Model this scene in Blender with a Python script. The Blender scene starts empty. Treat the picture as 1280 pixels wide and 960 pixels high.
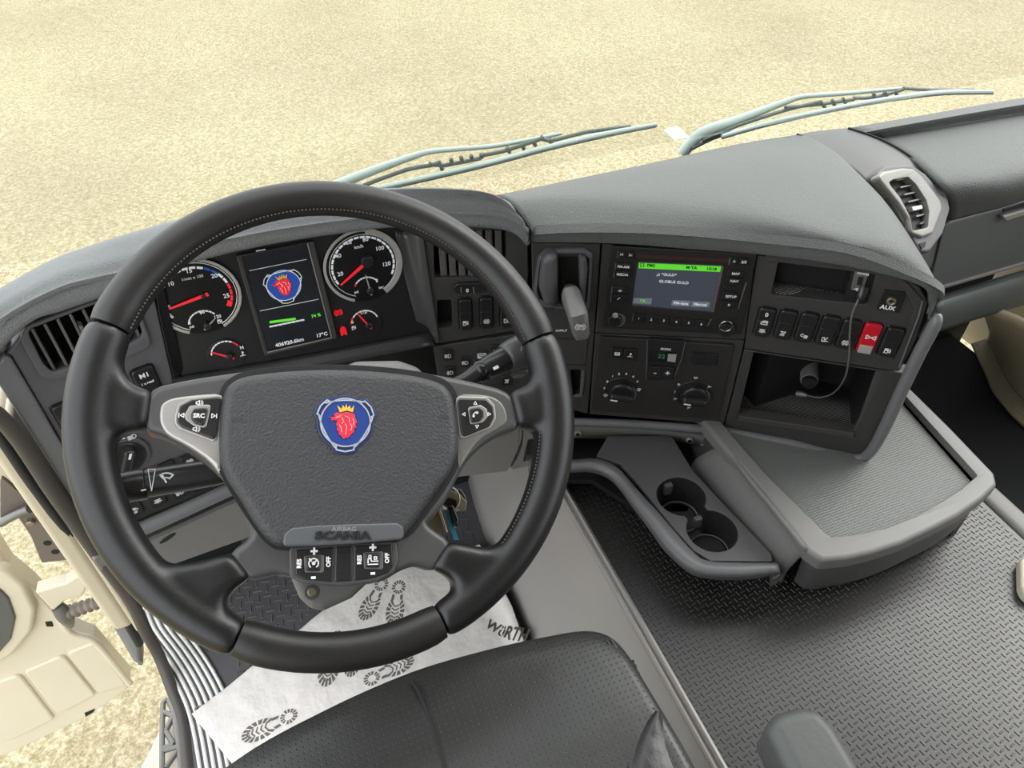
import bpy, bmesh, math, random
from mathutils import Vector as V, Matrix, geometry
random.seed(4)
sc = bpy.context.scene
COL = sc.collection
R = math.radians
# ------------------------------------------------------------ camera
CAM = V((0, 0, 1.25)); FPX = 950.0; YAW = R(21.5); PIT = R(43)
cd = bpy.data.cameras.new('camera'); cam = bpy.data.objects.new('camera', cd); COL.objects.link(cam)
cam.location = CAM; cam.rotation_euler = (R(90) - PIT, 0, -YAW)
cd.sensor_width = 36; cd.lens = FPX / 1280 * 36; cd.clip_start = .02; cd.clip_end = 200
sc.camera = cam
# ------------------------------------------------------------ world, sun, exposure
w = bpy.data.worlds.new('world'); sc.world = w; w.use_nodes = True
bg = w.node_tree.nodes['Background']; bg.inputs[0].default_value = (.92, .97, 1, 1); bg.inputs[1].default_value = 1.6
sd = bpy.data.lights.new('sun', 'SUN'); sd.energy = 1.4; sd.angle = R(35); sd.color = (1, .97, .9)
sun = bpy.data.objects.new('sun', sd); COL.objects.link(sun); sun.rotation_euler = V((.85, .12, .80)).to_track_quat('Z', 'Y').to_euler()
sc.view_settings.view_transform = 'Standard'; sc.view_settings.look = 'None'
sc.view_settings.gamma = 1; sc.view_settings.exposure = 1.0; sc.view_settings.use_curve_mapping = False

# ------------------------------------------------------------ projection helpers: where a point of the place lies on a given plane
FW = V((math.sin(YAW) * math.cos(PIT), math.cos(YAW) * math.cos(PIT), -math.sin(PIT)))
RT = V((math.cos(YAW), -math.sin(YAW), 0)); UP = RT.cross(FW)
def ray(x, y): return FW * FPX + RT * (x - 640) - UP * (y - 480)
def onz(x, y, z):
    r = ray(x, y); return CAM + r * ((z - CAM.z) / r.z)
class Pl:
    def __init__(s, o, ux, uy): s.o = V(o); s.ux = V(ux).normalized(); s.uy = V(uy).normalized(); s.n = s.ux.cross(s.uy)
    def at(s, p, h=0):
        r = ray(*p); o = s.o + s.n * h; q = CAM + r * ((o - CAM).dot(s.n) / r.dot(s.n)) - s.o
        return (q.dot(s.ux), q.dot(s.uy))
    def w(s, u, v, h=0): return s.o + s.ux * u + s.uy * v + s.n * h
    def P(s, x, y, h=0): return s.w(*s.at((x, y), h), h)
def vert(o, head):
    h = R(head); return Pl(o, (math.sin(h), math.cos(h), 0), (0, 0, 1))
def crop(x0, y0, k): return lambda *a: [(x0 + x / k, y0 + y / k) for x, y in zip(a[::2], a[1::2])]
ZA = crop(170, 270, 3.556); ZB = crop(500, 270, 4.8); ZC = crop(500, 400, 4.364); ZD = crop(730, 290, 3.84); ZE = crop(900, 300, 3.4286)
ZF = crop(0, 450, 3.84); ZG = crop(80, 600, 4); ZH = crop(390, 460, 4.74); ZI = crop(330, 640, 4.74); ZJ = crop(0, 220, 3.84); ZK = crop(0, 700, 3.69)
ZL = crop(660, 520, 3.765); ZM = crop(960, 480, 3.428); ZN = crop(960, 90, 3.556); ZO = crop(170, 460, 4.8); ZQ = crop(1080, 340, 3.43); ZR = crop(240, 690, 3.048)

# ------------------------------------------------------------ materials
def lin(c): c /= 255; return c / 12.92 if c <= .04045 else ((c + .055) / 1.055) ** 2.4
MATS = {}
def mat(name, rgb, rough=.5, bump=None, metal=0, emit=0, spec=.5, vary=0, alpha=None, coat=0, sheen=0):
    if name in MATS: return MATS[name]
    m = bpy.data.materials.new(name); m.use_nodes = True; nt = m.node_tree; b = nt.nodes['Principled BSDF']
    c = tuple(lin(x) for x in rgb) + (1,)
    b.inputs['Base Color'].default_value = c; b.inputs['Roughness'].default_value = rough; b.inputs['Metallic'].default_value = metal
    b.inputs['Specular IOR Level'].default_value = spec
    if coat: b.inputs['Coat Weight'].default_value = coat; b.inputs['Coat Roughness'].default_value = .1
    if emit: b.inputs['Emission Color'].default_value = c; b.inputs['Emission Strength'].default_value = emit
    tc = nt.nodes.new('ShaderNodeTexCoord')
    if vary:
        n = nt.nodes.new('ShaderNodeTexNoise'); n.inputs['Scale'].default_value = 9; n.inputs['Detail'].default_value = 6
        nt.links.new(tc.outputs['Object'], n.inputs['Vector'])
        mx = nt.nodes.new('ShaderNodeMix'); mx.data_type = 'RGBA'; nt.links.new(n.outputs['Fac'], mx.inputs[0])
        mx.inputs[6].default_value = tuple(x * (1 - vary) for x in c[:3]) + (1,); mx.inputs[7].default_value = tuple(min(1, x * (1 + vary)) for x in c[:3]) + (1,)
        nt.links.new(mx.outputs[2], b.inputs['Base Color'])
        mr = nt.nodes.new('ShaderNodeMapRange'); nt.links.new(n.outputs['Fac'], mr.inputs[0]); mr.inputs[3].default_value = rough - .08; mr.inputs[4].default_value = rough + .08
        nt.links.new(mr.outputs[0], b.inputs['Roughness'])
    if bump:
        kind, scale, st, dist = bump
        if kind == 'noise':
            n = nt.nodes.new('ShaderNodeTexNoise'); n.inputs['Scale'].default_value = scale; n.inputs['Detail'].default_value = 3; out = n.outputs['Fac']
        else:
            n = nt.nodes.new('ShaderNodeTexVoronoi'); n.inputs['Scale'].default_value = scale; out = n.outputs['Distance']
            if kind == 'grid': n.inputs['Randomness'].default_value = 0
            if kind == 'perf':
                n.inputs['Randomness'].default_value = 0
                r = nt.nodes.new('ShaderNodeMapRange'); r.inputs[1].default_value = .11; r.inputs[2].default_value = .19; nt.links.new(out, r.inputs[0]); out = r.outputs[0]
        nt.links.new(tc.outputs['Object'], n.inputs['Vector'])
        if kind == 'perf':
            n.voronoi_dimensions = '2D'
            n2 = nt.nodes.new('ShaderNodeTexNoise'); n2.inputs['Scale'].default_value = 22; n2.inputs['Detail'].default_value = 5; nt.links.new(tc.outputs['Object'], n2.inputs['Vector'])
            a = nt.nodes.new('ShaderNodeMath'); a.operation = 'MULTIPLY_ADD'; a.inputs[1].default_value = 3.0; nt.links.new(n2.outputs['Fac'], a.inputs[0]); nt.links.new(out, a.inputs[2])
            mm = nt.nodes.new('ShaderNodeMix'); mm.data_type = 'RGBA'; nt.links.new(out, mm.inputs[0]); mm.inputs[6].default_value = (.01, .01, .01, 1); mm.inputs[7].default_value = c
            nt.links.new(mm.outputs[2], b.inputs['Base Color']); out = a.outputs[0]
        bp = nt.nodes.new('ShaderNodeBump'); bp.inputs['Strength'].default_value = st; bp.inputs['Distance'].default_value = dist
        nt.links.new(out, bp.inputs['Height']); nt.links.new(bp.outputs['Normal'], b.inputs['Normal'])
    MATS[name] = m; return m
M_pad = mat('soft_pad', (86, 88, 86), .55, ('noise', 560, .9, .0016), vary=.05)
M_hood = mat('hood_pad', (108, 110, 111), .55, ('noise', 560, .9, .0016), vary=.05)
M_hub = mat('hub_grain', (52, 52, 54), .5, ('noise', 420, .9, .0012))
M_body = mat('spoke_plastic', (66, 65, 65), .42, ('noise', 700, .15, .0004))
M_silver = mat('satin_silver', (168, 163, 160), .38, metal=.55)
M_silverd = mat('satin_grey', (112, 110, 107), .4, metal=.4)
M_fascia = mat('fascia', (56, 54, 53), .5, ('noise', 900, .2, .0004))
M_fasciaL = mat('fascia_grey', (84, 82, 86), .5, ('noise', 900, .2, .0004))
M_black = mat('gloss_black', (20, 20, 22), .25, spec=.5)
M_switch = mat('switch_black', (34, 33, 34), .32)
M_void = mat('void_black', (9, 9, 10), .7)
M_rail = mat('rail_grey', (104, 104, 106), .38, ('noise', 900, .1, .0003))
M_trim = mat('trim_grey', (114, 112, 110), .5, ('noise', 800, .25, .0005), vary=.06)
M_trimd = mat('trim_dark', (84, 83, 83), .5, ('noise', 800, .25, .0005), vary=.06)
M_leather = mat('wheel_leather', (19, 18, 19), .40, ('noise', 260, .25, .0006), vary=.15)
M_leather2 = mat('wheel_leather_worn', (26, 23, 22), .44, ('noise', 200, .3, .0006), vary=.2)
M_seatp = mat('seat_perforated', (46, 46, 44), .40, ('perf', 165, .4, .0012))
M_seat = mat('seat_leather', (40, 40, 39), .4, ('noise', 40, .5, .004), vary=.15)
M_rubber = mat('rubber', (36, 36, 37), .6, ('noise', 300, .2, .0005))
M_mat = mat('floor_rubber', (84, 81, 84), .5, ('noise', 600, .2, .0005), vary=.12)
M_tun = mat('tunnel_rubber', (38, 36, 35), .36, ('noise', 800, .2, .0004), vary=.1)
M_tread = mat('tunnel_tread', (58, 56, 54), .34)
M_dots = mat('bin_mat', (34, 34, 34), .5, ('grid', 290, 1.0, .002))
_t = M_dots.node_tree; _v = [n for n in _t.nodes if n.type == 'TEX_VORONOI'][0]; _r = _t.nodes.new('ShaderNodeValToRGB'); _t.links.new(_v.outputs['Distance'], _r.inputs[0])
_r.color_ramp.elements[0].position = .26; _r.color_ramp.elements[0].color = (.34, .34, .33, 1); _r.color_ramp.elements[1].position = .38; _r.color_ramp.elements[1].color = (.008, .008, .008, 1)
_t.links.new(_r.outputs[0], _t.nodes['Principled BSDF'].inputs['Base Color'])
M_tray = mat('tray_mat', (96, 98, 95), .5, ('grid', 250, .8, .0012), vary=.08)
M_alu = mat('aluminium', (236, 234, 230), .4, metal=.1)
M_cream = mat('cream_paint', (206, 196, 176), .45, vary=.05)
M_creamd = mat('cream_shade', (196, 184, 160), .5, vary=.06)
M_paper = mat('paper', (224, 217, 212), .8, ('noise', 28, .9, .006), vary=.03)
M_ink = mat('ink', (104, 99, 94), .8)
M_white = mat('white_mark', (228, 228, 226), .6)
M_whitel = mat('lit_white', (205, 208, 210), .5, emit=.15)
M_red = mat('red_plastic', (190, 22, 36), .35)
M_redl = mat('red_lit', (215, 30, 42), .5, emit=.22)
M_green = mat('green_lit', (84, 190, 40), .5, emit=.35)
M_blue = mat('emblem_blue', (38, 62, 128), .35)
M_bluel = mat('screen_blue', (28, 62, 140), .5, emit=.25)
M_gold = mat('emblem_gold', (226, 176, 60), .4)
M_emred = mat('emblem_red', (222, 48, 66), .4)
M_emsil = mat('emblem_silver', (200, 206, 214), .35, metal=.4)
M_screen = mat('screen_dark', (58, 62, 72), .3, emit=.28)
M_screenb = mat('screen_button', (104, 110, 120), .4, emit=.2)
M_disp = mat('display_dark', (24, 27, 32), .25, emit=.12)
M_gring = mat('gauge_ring', (176, 172, 168), .4, metal=.3)
M_chrome = mat('chrome', (200, 198, 194), .2, metal=.95)
M_brass = mat('dull_steel', (150, 140, 122), .4, metal=.8)
M_stitch = mat('stitch', (74, 71, 64), .8)
M_cable = mat('cable_grey', (96, 94, 92), .45)
M_teal = mat('key_blue', (40, 130, 165), .5)
M_wiper = mat('wiper_grey', (158, 172, 168), .45)
M_seal = mat('seal_brown', (70, 64, 60), .55)
M_wiperd = mat('wiper_dark', (66, 78, 76), .5)
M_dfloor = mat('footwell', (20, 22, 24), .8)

# ------------------------------------------------------------ object helpers
SEEN = {}
def thing(name, label, cat, loc=(0, 0, 0), group=None):
    o = bpy.data.objects.new(name, None); COL.objects.link(o); o.location = V(loc); o.empty_display_size = .05
    o['label'] = label; o['category'] = cat
    if group: o['group'] = group
    o['_o'] = tuple(o.location); return o
def root(o):
    while o.parent: o = o.parent
    return o
def link(name, me, m, parent=None, label=None, cat=None, group=None, kind=None, smooth=35):
    o = bpy.data.objects.new(name, me); COL.objects.link(o)
    if m is not None:
        me.materials.clear(); me.materials.append(m)
    if smooth:
        me.shade_smooth(); me.set_sharp_from_angle(angle=R(smooth))
    if parent is not None:
        me.transform(Matrix.Translation(-V(root(parent)['_o']))); o.parent = parent
    else:
        vs = [v.co for v in me.vertices]; c = V(((min(v.x for v in vs) + max(v.x for v in vs)) / 2, (min(v.y for v in vs) + max(v.y for v in vs)) / 2, min(v.z for v in vs)))
        me.transform(Matrix.Translation(-c)); o.location = c; o['_o'] = tuple(c)
    if label: o['label'] = label
    if cat: o['category'] = cat
    if group: o['group'] = group
    if kind: o['kind'] = kind
    return o
def obj(name, verts, faces, m, parent=None, **k):
    me = bpy.data.meshes.new(name); me.from_pydata([tuple(v) for v in verts], [], faces); me.validate(); me.update()
    bm = bmesh.new(); bm.from_mesh(me); bmesh.ops.recalc_face_normals(bm, faces=bm.faces); bm.to_mesh(me); bm.free()
    return link(name, me, m, parent, **k)
def fillet(p, r, n=4):
    if not r: return list(p)
    out = []; N = len(p)
    for i in range(N):
        a, b, c = V(p[i - 1]), V(p[i]), V(p[(i + 1) % N]); d1 = a - b; d2 = c - b; l1, l2 = d1.length, d2.length
        if l1 < 1e-7 or l2 < 1e-7: continue
        d1 /= l1; d2 /= l2; an = math.acos(max(-1, min(1, d1.dot(d2))))
        if an > R(172): out.append(b); continue
        t = min(r / math.tan(an / 2), l1 * .48, l2 * .48); s, e = b + d1 * t, b + d2 * t
        for k in range(n + 1):
            q = k / n; out.append(s * (1 - q) ** 2 + b * 2 * q * (1 - q) + e * q * q)
    return [tuple(q) for q in out]
def chaikin(p, k=2):
    for _ in range(k): p = [q for i in range(len(p)) for q in ((p[i][0] * .78 + p[(i + 1) % len(p)][0] * .22, p[i][1] * .78 + p[(i + 1) % len(p)][1] * .22), (p[i][0] * .22 + p[(i + 1) % len(p)][0] * .78, p[i][1] * .22 + p[(i + 1) % len(p)][1] * .78))]
    return p
def area(p): return sum(p[i - 1][0] * p[i][1] - p[i][0] * p[i - 1][1] for i in range(len(p))) / 2
def ccw(p): return list(p) if area(p) > 0 else list(p)[::-1]
def inset(p, d):   # ccw polygon moved inward by d
    out = []; N = len(p)
    for i in range(N):
        a, b, c = V(p[i - 1]), V(p[i]), V(p[(i + 1) % N]); e1 = (b - a); e2 = (c - b)
        if e1.length < 1e-9 or e2.length < 1e-9: out.append(tuple(b)); continue
        e1.normalize(); e2.normalize(); n1 = V((-e1.y, e1.x)); n2 = V((-e2.y, e2.x)); m = n1 + n2
        if m.length < 1e-6: out.append(tuple(b)); continue
        m.normalize(); out.append(tuple(b + m * (d / max(.5, m.dot(n1)))))
    return out
def plate_mesh(pl, poly, h, t, b=.001, holes=(), steps=3, crown=0):
    """solid slab on plane pl: top at height h, thickness t, edges rounded by b, holes cut right through"""
    poly = ccw(poly); vs = []; fs = []
    def ring(p, hh): s = len(vs); vs.extend(pl.w(u, v, hh) for u, v in p); return list(range(s, s + len(p)))
    def band(a, c, fl=False):
        n = len(a)
        for i in range(n):
            q = (a[i], a[(i + 1) % n], c[(i + 1) % n], c[i]); fs.append(q if not fl else q[::-1])
    prof = [(0, h - t), (0, h - b)] + [(b * (1 - math.cos(k / steps * math.pi / 2)), h - b + b * math.sin(k / steps * math.pi / 2)) for k in range(1, steps + 1)]
    r0 = None; tops = []
    for d, hh in prof:
        p = inset(poly, d) if d else poly; r = ring(p, hh)
        if r0: band(r0, r)
        else: first = r
        r0 = r
    tops.append(p); idx = list(r0); hb = []
    for hp in holes:
        hp = ccw(hp)[::-1]; r1 = None
        for d, hh in ((0, h - t), (0, h - min(b, .001)), (min(b, .001), h)):
            q = inset(hp, d) if d else hp
            r = ring(q, hh)
            if r1: band(r1, r)
            else: hb.append((hp, r))
            r1 = r
        tops.append(q); idx += r1
    for tri in geometry.tessellate_polygon([[V((u, v, 0)) for u, v in t_] for t_ in tops]): fs.append(tuple(idx[i] for i in tri))
    bi = list(first); bt = [poly]
    for hp, r in hb: bt.append(hp); bi += r
    for tri in geometry.tessellate_polygon([[V((u, v, 0)) for u, v in t_] for t_ in bt]): fs.append(tuple(bi[i] for i in tri)[::-1])
    return vs, fs
def plate(name, pl, pts, m, parent=None, h=0, t=.003, b=.001, r=0, holes=(), local=False, hr=.003, wn=True, steps=3, n=4, ck=0, **k):
    poly = pts if local else [pl.at(p, h) for p in pts]
    if ck: poly = chaikin(poly, ck)
    poly = fillet(poly, r, n)
    hs = [fillet(hp if local else [pl.at(p, h) for p in hp], hr) for hp in holes]
    vs, fs = plate_mesh(pl, poly, h, t, b, hs, steps)
    o = obj(name, vs, fs, m, parent, smooth=50, **k)
    if wn and b: 
        md = o.modifiers.new('wn', 'WEIGHTED_NORMAL'); md.keep_sharp = True; md.weight = 100
    return o
def box_local(u, v, wd, ht): return [(u - wd / 2, v - ht / 2), (u + wd / 2, v - ht / 2), (u + wd / 2, v + ht / 2), (u - wd / 2, v + ht / 2)]
def disc(name, pl, c, rad, m, parent=None, h=0, t=.003, b=.001, n=40, holes=(), **k):
    u, v = c; return plate(name, pl, [(u + rad * math.cos(a * 2 * math.pi / n), v + rad * math.sin(a * 2 * math.pi / n)) for a in range(n)], m, parent, h, t, b, 0, holes, local=True, hr=0, **k)
def circ(c, rad, n=40): return [(c[0] + rad * math.cos(a * 2 * math.pi / n), c[1] + rad * math.sin(a * 2 * math.pi / n)) for a in range(n)]
def ribbon(name, pl, lines, wd, m, parent, h=.0006, local=True, t=.0003, **k):
    vs = []; fs = []
    for ln in lines:
        ln = [V(p) if local else V(pl.at(p, h)) for p in ln]
        for a, b in zip(ln, ln[1:]):
            d = b - a
            if d.length < 1e-7: continue
            d.normalize(); s = V((-d.y, d.x)) * wd / 2; e = d * wd * .35; q = [a - e - s, b + e - s, b + e + s, a - e + s]; i = len(vs)
            vs += [pl.w(x.x, x.y, h) for x in q] + [pl.w(x.x, x.y, h - t) for x in q]
            fs += [(i, i + 1, i + 2, i + 3)] + [(i + j, i + (j + 1) % 4, i + 4 + (j + 1) % 4, i + 4 + j) for j in range(4)]
    return obj(name, vs, fs, m, parent, smooth=0, **k)
def arcpts(c, rad, a0, a1, n=24): return [(c[0] + rad * math.cos(R(a0 + (a1 - a0) * i / n)), c[1] + rad * math.sin(R(a0 + (a1 - a0) * i / n))) for i in range(n + 1)]
def smoothpath(p, n=6, closed=False):
    p = [V(q) for q in p]; out = []; N = len(p)
    for i in range(N if closed else N - 1):
        a = p[i - 1] if (i or closed) else p[0]; b = p[i]; c = p[(i + 1) % N]; d = p[(i + 2) % N] if (closed or i + 2 < N) else p[-1]
        for k in range(n):
            t = k / n; out.append(.5 * ((2 * b) + (c - a) * t + (2 * a - 5 * b + 4 * c - d) * t * t + (3 * b - a - 3 * c + d) * t ** 3))
    if not closed: out.append(p[-1])
    return out
def tube_mesh(path, rad, n=12, closed=False, sq=None):
    vs = []; fs = []; N = len(path); prev = None
    for i, p in enumerate(path):
        if closed: d = path[(i + 1) % N] - path[i - 1]
        else: d = path[min(i + 1, N - 1)] - path[max(i - 1, 0)]
        d.normalize()
        if prev is None: a = (V((0, 0, 1)) if abs(d.z) < .9 else V((1, 0, 0))).cross(d).normalized()
        else: a = (prev - d * prev.dot(d)).normalized()
        prev = a; b = d.cross(a); r = rad[i] if isinstance(rad, (list, tuple)) else rad
        rr = r if isinstance(r, tuple) else (r, r)
        for k in range(n):
            an = 2 * math.pi * k / n
            if sq: ca, sa = math.cos(an), math.sin(an); f = 1 / (abs(ca) ** sq + abs(sa) ** sq) ** (1 / sq); vs.append(p + a * (rr[0] * ca * f) + b * (rr[1] * sa * f))
            else: vs.append(p + a * (rr[0] * math.cos(an)) + b * (rr[1] * math.sin(an)))
    for i in range(N if closed else N - 1):
        for k in range(n):
            j = (i + 1) % N; fs.append((i * n + k, i * n + (k + 1) % n, j * n + (k + 1) % n, j * n + k))
    if not closed: fs.append(tuple(range(n))[::-1]); fs.append(tuple((N - 1) * n + k for k in range(n)))
    return vs, fs
def tube(name, path, rad, m, parent=None, n=12, closed=False, sm=0, sq=None, **k):
    path = [V(p) for p in path]
    if sm:
        if isinstance(rad, (list, tuple)) and not isinstance(rad[0], tuple):
            rr = smoothpath([V((q, 0, 0)) for q in rad], sm, closed); rad = [q.x for q in rr]
        path = smoothpath(path, sm, closed)
    vs, fs = tube_mesh(path, rad, n, closed, sq); return obj(name, vs, fs, m, parent, smooth=50, **k)
def loft(name, rows, m, parent=None, su=4, sv=4, thick=.004, **k):
    rows = [smoothpath(r, su) if su > 1 else [V(q) for q in r] for r in rows]
    if sv > 1:
        cols = [smoothpath([r[j] for r in rows], sv) for j in range(len(rows[0]))]; rows = [[c[i] for c in cols] for i in range(len(cols[0]))]
    nc = len(rows[0]); vs = [q for r in rows for q in r]
    fs = [(i * nc + j, i * nc + j + 1, (i + 1) * nc + j + 1, (i + 1) * nc + j) for i in range(len(rows) - 1) for j in range(nc - 1)]
    o = obj(name, vs, fs, m, parent, smooth=k.pop('sharp', 40), **k)
    if thick:
        # make the outside face the camera side, then thicken inward
        me = o.data; mid = me.polygons[len(me.polygons) // 2]; wc = V(root(o).get('_o', (0, 0, 0))) + mid.center
        if mid.normal.dot(CAM - wc) < 0: me.flip_normals()
        s = o.modifiers.new('solid', 'SOLIDIFY'); s.thickness = thick; s.offset = -1
    return o
def text(s, pl, c, size, m, parent, h=.0006, local=False, rot=0, bold=.02, name='lettering', ext=.0002, sx=1, **k):
    cu = bpy.data.curves.new('t', 'FONT'); cu.body = s; cu.size = size; cu.align_x = 'CENTER'; cu.align_y = 'CENTER'; cu.offset = bold * size; cu.extrude = ext; cu.resolution_u = 2
    ob = bpy.data.objects.new('t', cu); me = bpy.data.meshes.new_from_object(ob); bpy.data.objects.remove(ob); bpy.data.curves.remove(cu)
    u, v = c if local else pl.at(c, h); cr, sr = math.cos(R(rot)), math.sin(R(rot))
    for q in me.vertices:
        x, y, z = q.co; x *= sx; q.co = pl.w(u + x * cr - y * sr, v + x * sr + y * cr, h + z)
    return link(name, me, m, parent, smooth=0, **k)
def arc(x, y, r, a0, a1, n=10): return arcpts((x, y), r, a0, a1, n)
SYM = {
 'headlamp': [arc(.2, 0, .55, -90, 90) + [(.2, .55)], [(.2, .55), (.05, .55), (.05, -.55), (.2, -.55)], *[[(-.85, y), (-.2, y)] for y in (-.45, -.15, .15, .45)]],
 'fog': [arc(.2, 0, .55, -90, 90), [(.2, .55), (.05, .55), (.05, -.55), (.2, -.55)], *[[(-.85, y - .1), (-.2, y)] for y in (-.4, 0, .4)], [(-.55, .7), (-.45, .2), (-.6, -.2), (-.5, -.7)]],
 'door': [[(-.8, -.5), (-.8, .1), (-.2, .6), (.7, .6), (.7, -.5), (-.8, -.5)], [(-.5, .05), (-.1, .4), (.5, .4), (.5, .05), (-.5, .05)]],
 'lamp': [[(-.6, .4), (.6, .4)], arc(0, .4, .35, 180, 360), [(-.7, -.3), (-.4, 0)], [(0, -.6), (0, -.15)], [(.7, -.3), (.4, 0)], [(-.35, -.5), (-.2, -.1)], [(.35, -.5), (.2, -.1)]],
 'work': [[(-.6, .5), (.5, .5), (.2, 0), (-.2, .2), (-.6, .5)], [(-.3, -.1), (-.6, -.6)], [(0, -.2), (-.2, -.7)], [(.3, -.2), (.2, -.7)]],
 'moon': [arc(-.4, .2, .35, 60, 300), [(0, .2), (.8, .2)], [(.1, 0), (.1, -.5)], [(.4, 0), (.4, -.5)], [(.7, 0), (.7, -.5)]],
 'seat': [[(-.6, -.6), (.2, -.6), (.2, .1), (.5, .6)], [(-.6, -.6), (-.6, .5), (-.1, .5), (-.1, -.3)], [(.4, -.5), (.8, -.5)]],
 'axle': [arc(0, 0, .4, 0, 360), [(-.3, -.3), (.3, .3)], arc(0, 0, .7, 110, 250), arc(0, 0, .7, -70, 70)],
 'brake': [arc(0, 0, .45, 0, 360, 16), arc(0, 0, .72, 125, 235), arc(0, 0, .72, -55, 55)],
 'hazard': [[(-.9, .45), (-.9, -.45), (0, 0), (-.9, .45)], [(.9, .45), (.9, -.45), (0, 0), (.9, .45)]],
 'pump': [[(-.7, -.6), (-.7, .6), (0, .6), (0, -.6), (-.8, -.6)], [(-.5, .4), (-.2, .4), (-.2, .1), (-.5, .1), (-.5, .4)], [(0, .2), (.3, 0), (.3, -.4), (.5, -.4), (.5, .4), (.3, .6)]],
 'wiper': [arc(0, -.5, 1.1, 50, 130), [(-.7, .34), (-.35, -.05)], [(.7, .34), (.35, -.05)], arc(0, -.5, .55, 50, 130), [(0, -.5), (-.45, .3)]],
 'wedge': [[(-.25, .9), (.3, .9), (.15, -.9), (-.25, .9)]],
 'tri_up': [[(-.5, -.4), (.5, -.4), (0, .5), (-.5, -.4)]], 'tri_dn': [[(-.5, .4), (.5, .4), (0, -.5), (-.5, .4)]],
 'tri_l': [[(.4, .5), (.4, -.5), (-.5, 0), (.4, .5)]], 'tri_r': [[(-.4, .5), (-.4, -.5), (.5, 0), (-.4, .5)]],
 'prev': [[(.5, .5), (.5, -.5), (-.3, 0), (.5, .5)], [(-.6, .5), (-.6, -.5)]], 'next': [[(-.5, .5), (-.5, -.5), (.3, 0), (-.5, .5)], [(.6, .5), (.6, -.5)]],
 'volume': [[(-.7, .25), (-.4, .25), (0, .6), (0, -.6), (-.4, -.25), (-.7, -.25), (-.7, .25)], arc(.1, 0, .35, -60, 60), arc(.1, 0, .7, -60, 60)],
 'phone': [[(-.6, -.5), (-.5, 0), (0, .5), (.5, .6)], [(-.6, -.5), (-.3, -.55), (-.25, -.2)], [(.5, .6), (.55, .3), (.2, .2)]],
 'cruise': [arc(0, 0, .75, -50, 230, 16), [(0, 0), (.4, .4)], arc(0, 0, .2, 0, 360, 8), [(-.7, .75), (-.35, .35)]],
 'slope': [[(-.8, -.7), (.8, -.7)], [(-.8, -.45), (-.8, .2), (-.3, .2), (-.3, -.2), (.8, -.2)], arc(-.5, .55, .22, 0, 360, 8), [(.2, .1), (.2, .5), (.6, .5), (.6, .1), (.2, .1)]],
 'sun': [arc(0, 0, .4, 0, 360, 12)] + [[(.55 * math.cos(a * .785), .55 * math.sin(a * .785)), (.85 * math.cos(a * .785), .85 * math.sin(a * .785))] for a in range(8)],
 'spiral': [arc(0, 0, .75, 0, 300, 14), arc(0, 0, .45, 40, 340, 10), [(0, 0), (.3, .2)]],
 'window': [[(-.7, -.5), (.7, -.5), (.7, .5), (-.7, .5), (-.7, -.5)], [(-.5, .1), (.5, .1), (.5, -.3), (-.5, -.3), (-.5, .1)]],
 'note': [arc(-.5, -.4, .2, 0, 360, 8), arc(.3, -.3, .2, 0, 360, 8), [(-.3, -.4), (-.3, .5), (.5, .6), (.5, -.3)]],
 'back': [[(-.5, -.3), (.2, -.3), (.5, 0), (.2, .35), (-.3, .35)], [(-.1, .6), (-.4, .35), (-.1, .1)]],
 'usb': [[(-.8, 0), (.7, 0)], [(-.4, 0), (0, .4), (.3, .4)], [(-.2, 0), (.1, -.4), (.4, -.4)]],
 'face': [arc(-.3, .4, .2, 0, 360, 8), [(-.5, -.6), (-.3, .1), (.3, -.2)], [(.2, .3), (.7, .3)]],
 'horn': [[(-.8, 0), (.3, .1), (.8, .35)], [(.3, -.05), (.8, -.3)], [(-.5, 0), (-.5, -.3), (0, -.3)]],
 'belt': [arc(0, .6, .28, 0, 360, 8), [(-.4, -.8), (-.4, .2), (.4, .2), (.4, -.8)], [(-.5, .2), (.5, -.8)]],
 'temp': [[(0, .7), (0, -.2)], arc(0, -.4, .2, 0, 360, 8), [(-.7, -.7), (-.3, -.6), (0, -.75), (.3, -.6), (.7, -.7)], [(.1, .5), (.4, .5)], [(.1, .2), (.4, .2)]],
}
def sym(name, pl, c, size, m, parent, h=.0006, local=False, wd=None, rot=0):
    u, v = c if local else pl.at(c, h); s = size / 2; cr, sr = math.cos(R(rot)), math.sin(R(rot))
    L = [[(u + s * (x * cr - y * sr), v + s * (x * sr + y * cr)) for x, y in l] for l in SYM[name]]
    return ribbon('symbol', pl, L, wd or size * .09, m, parent, h)

# ================================================================= SETTING
GZ = -1.4
# gravel ground
g = bpy.data.materials.new('gravel'); g.use_nodes = True; nt = g.node_tree; b = nt.nodes['Principled BSDF']; b.inputs['Roughness'].default_value = .95; b.inputs['Specular IOR Level'].default_value = .1
tc = nt.nodes.new('ShaderNodeTexCoord')
def nz(scale, det, rough=.6):
    n = nt.nodes.new('ShaderNodeTexNoise'); n.inputs['Scale'].default_value = scale; n.inputs['Detail'].default_value = det; n.inputs['Roughness'].default_value = rough
    nt.links.new(tc.outputs['Object'], n.inputs['Vector']); return n
def rmp(src, stops):
    r = nt.nodes.new('ShaderNodeValToRGB'); nt.links.new(src, r.inputs[0]); e = r.color_ramp.elements
    e[0].position, e[0].color = stops[0][0], tuple(map(lin, stops[0][1])) + (1,); e[1].position, e[1].color = stops[1][0], tuple(map(lin, stops[1][1])) + (1,)
    for p, c in stops[2:]: q = e.new(p); q.color = tuple(map(lin, c)) + (1,)
    return r
n1 = nz(48, 6, .8); r1 = rmp(n1.outputs['Fac'], [(.34, (118, 108, 82)), (.64, (186, 179, 157)), (.5, (153, 144, 117))])
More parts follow.
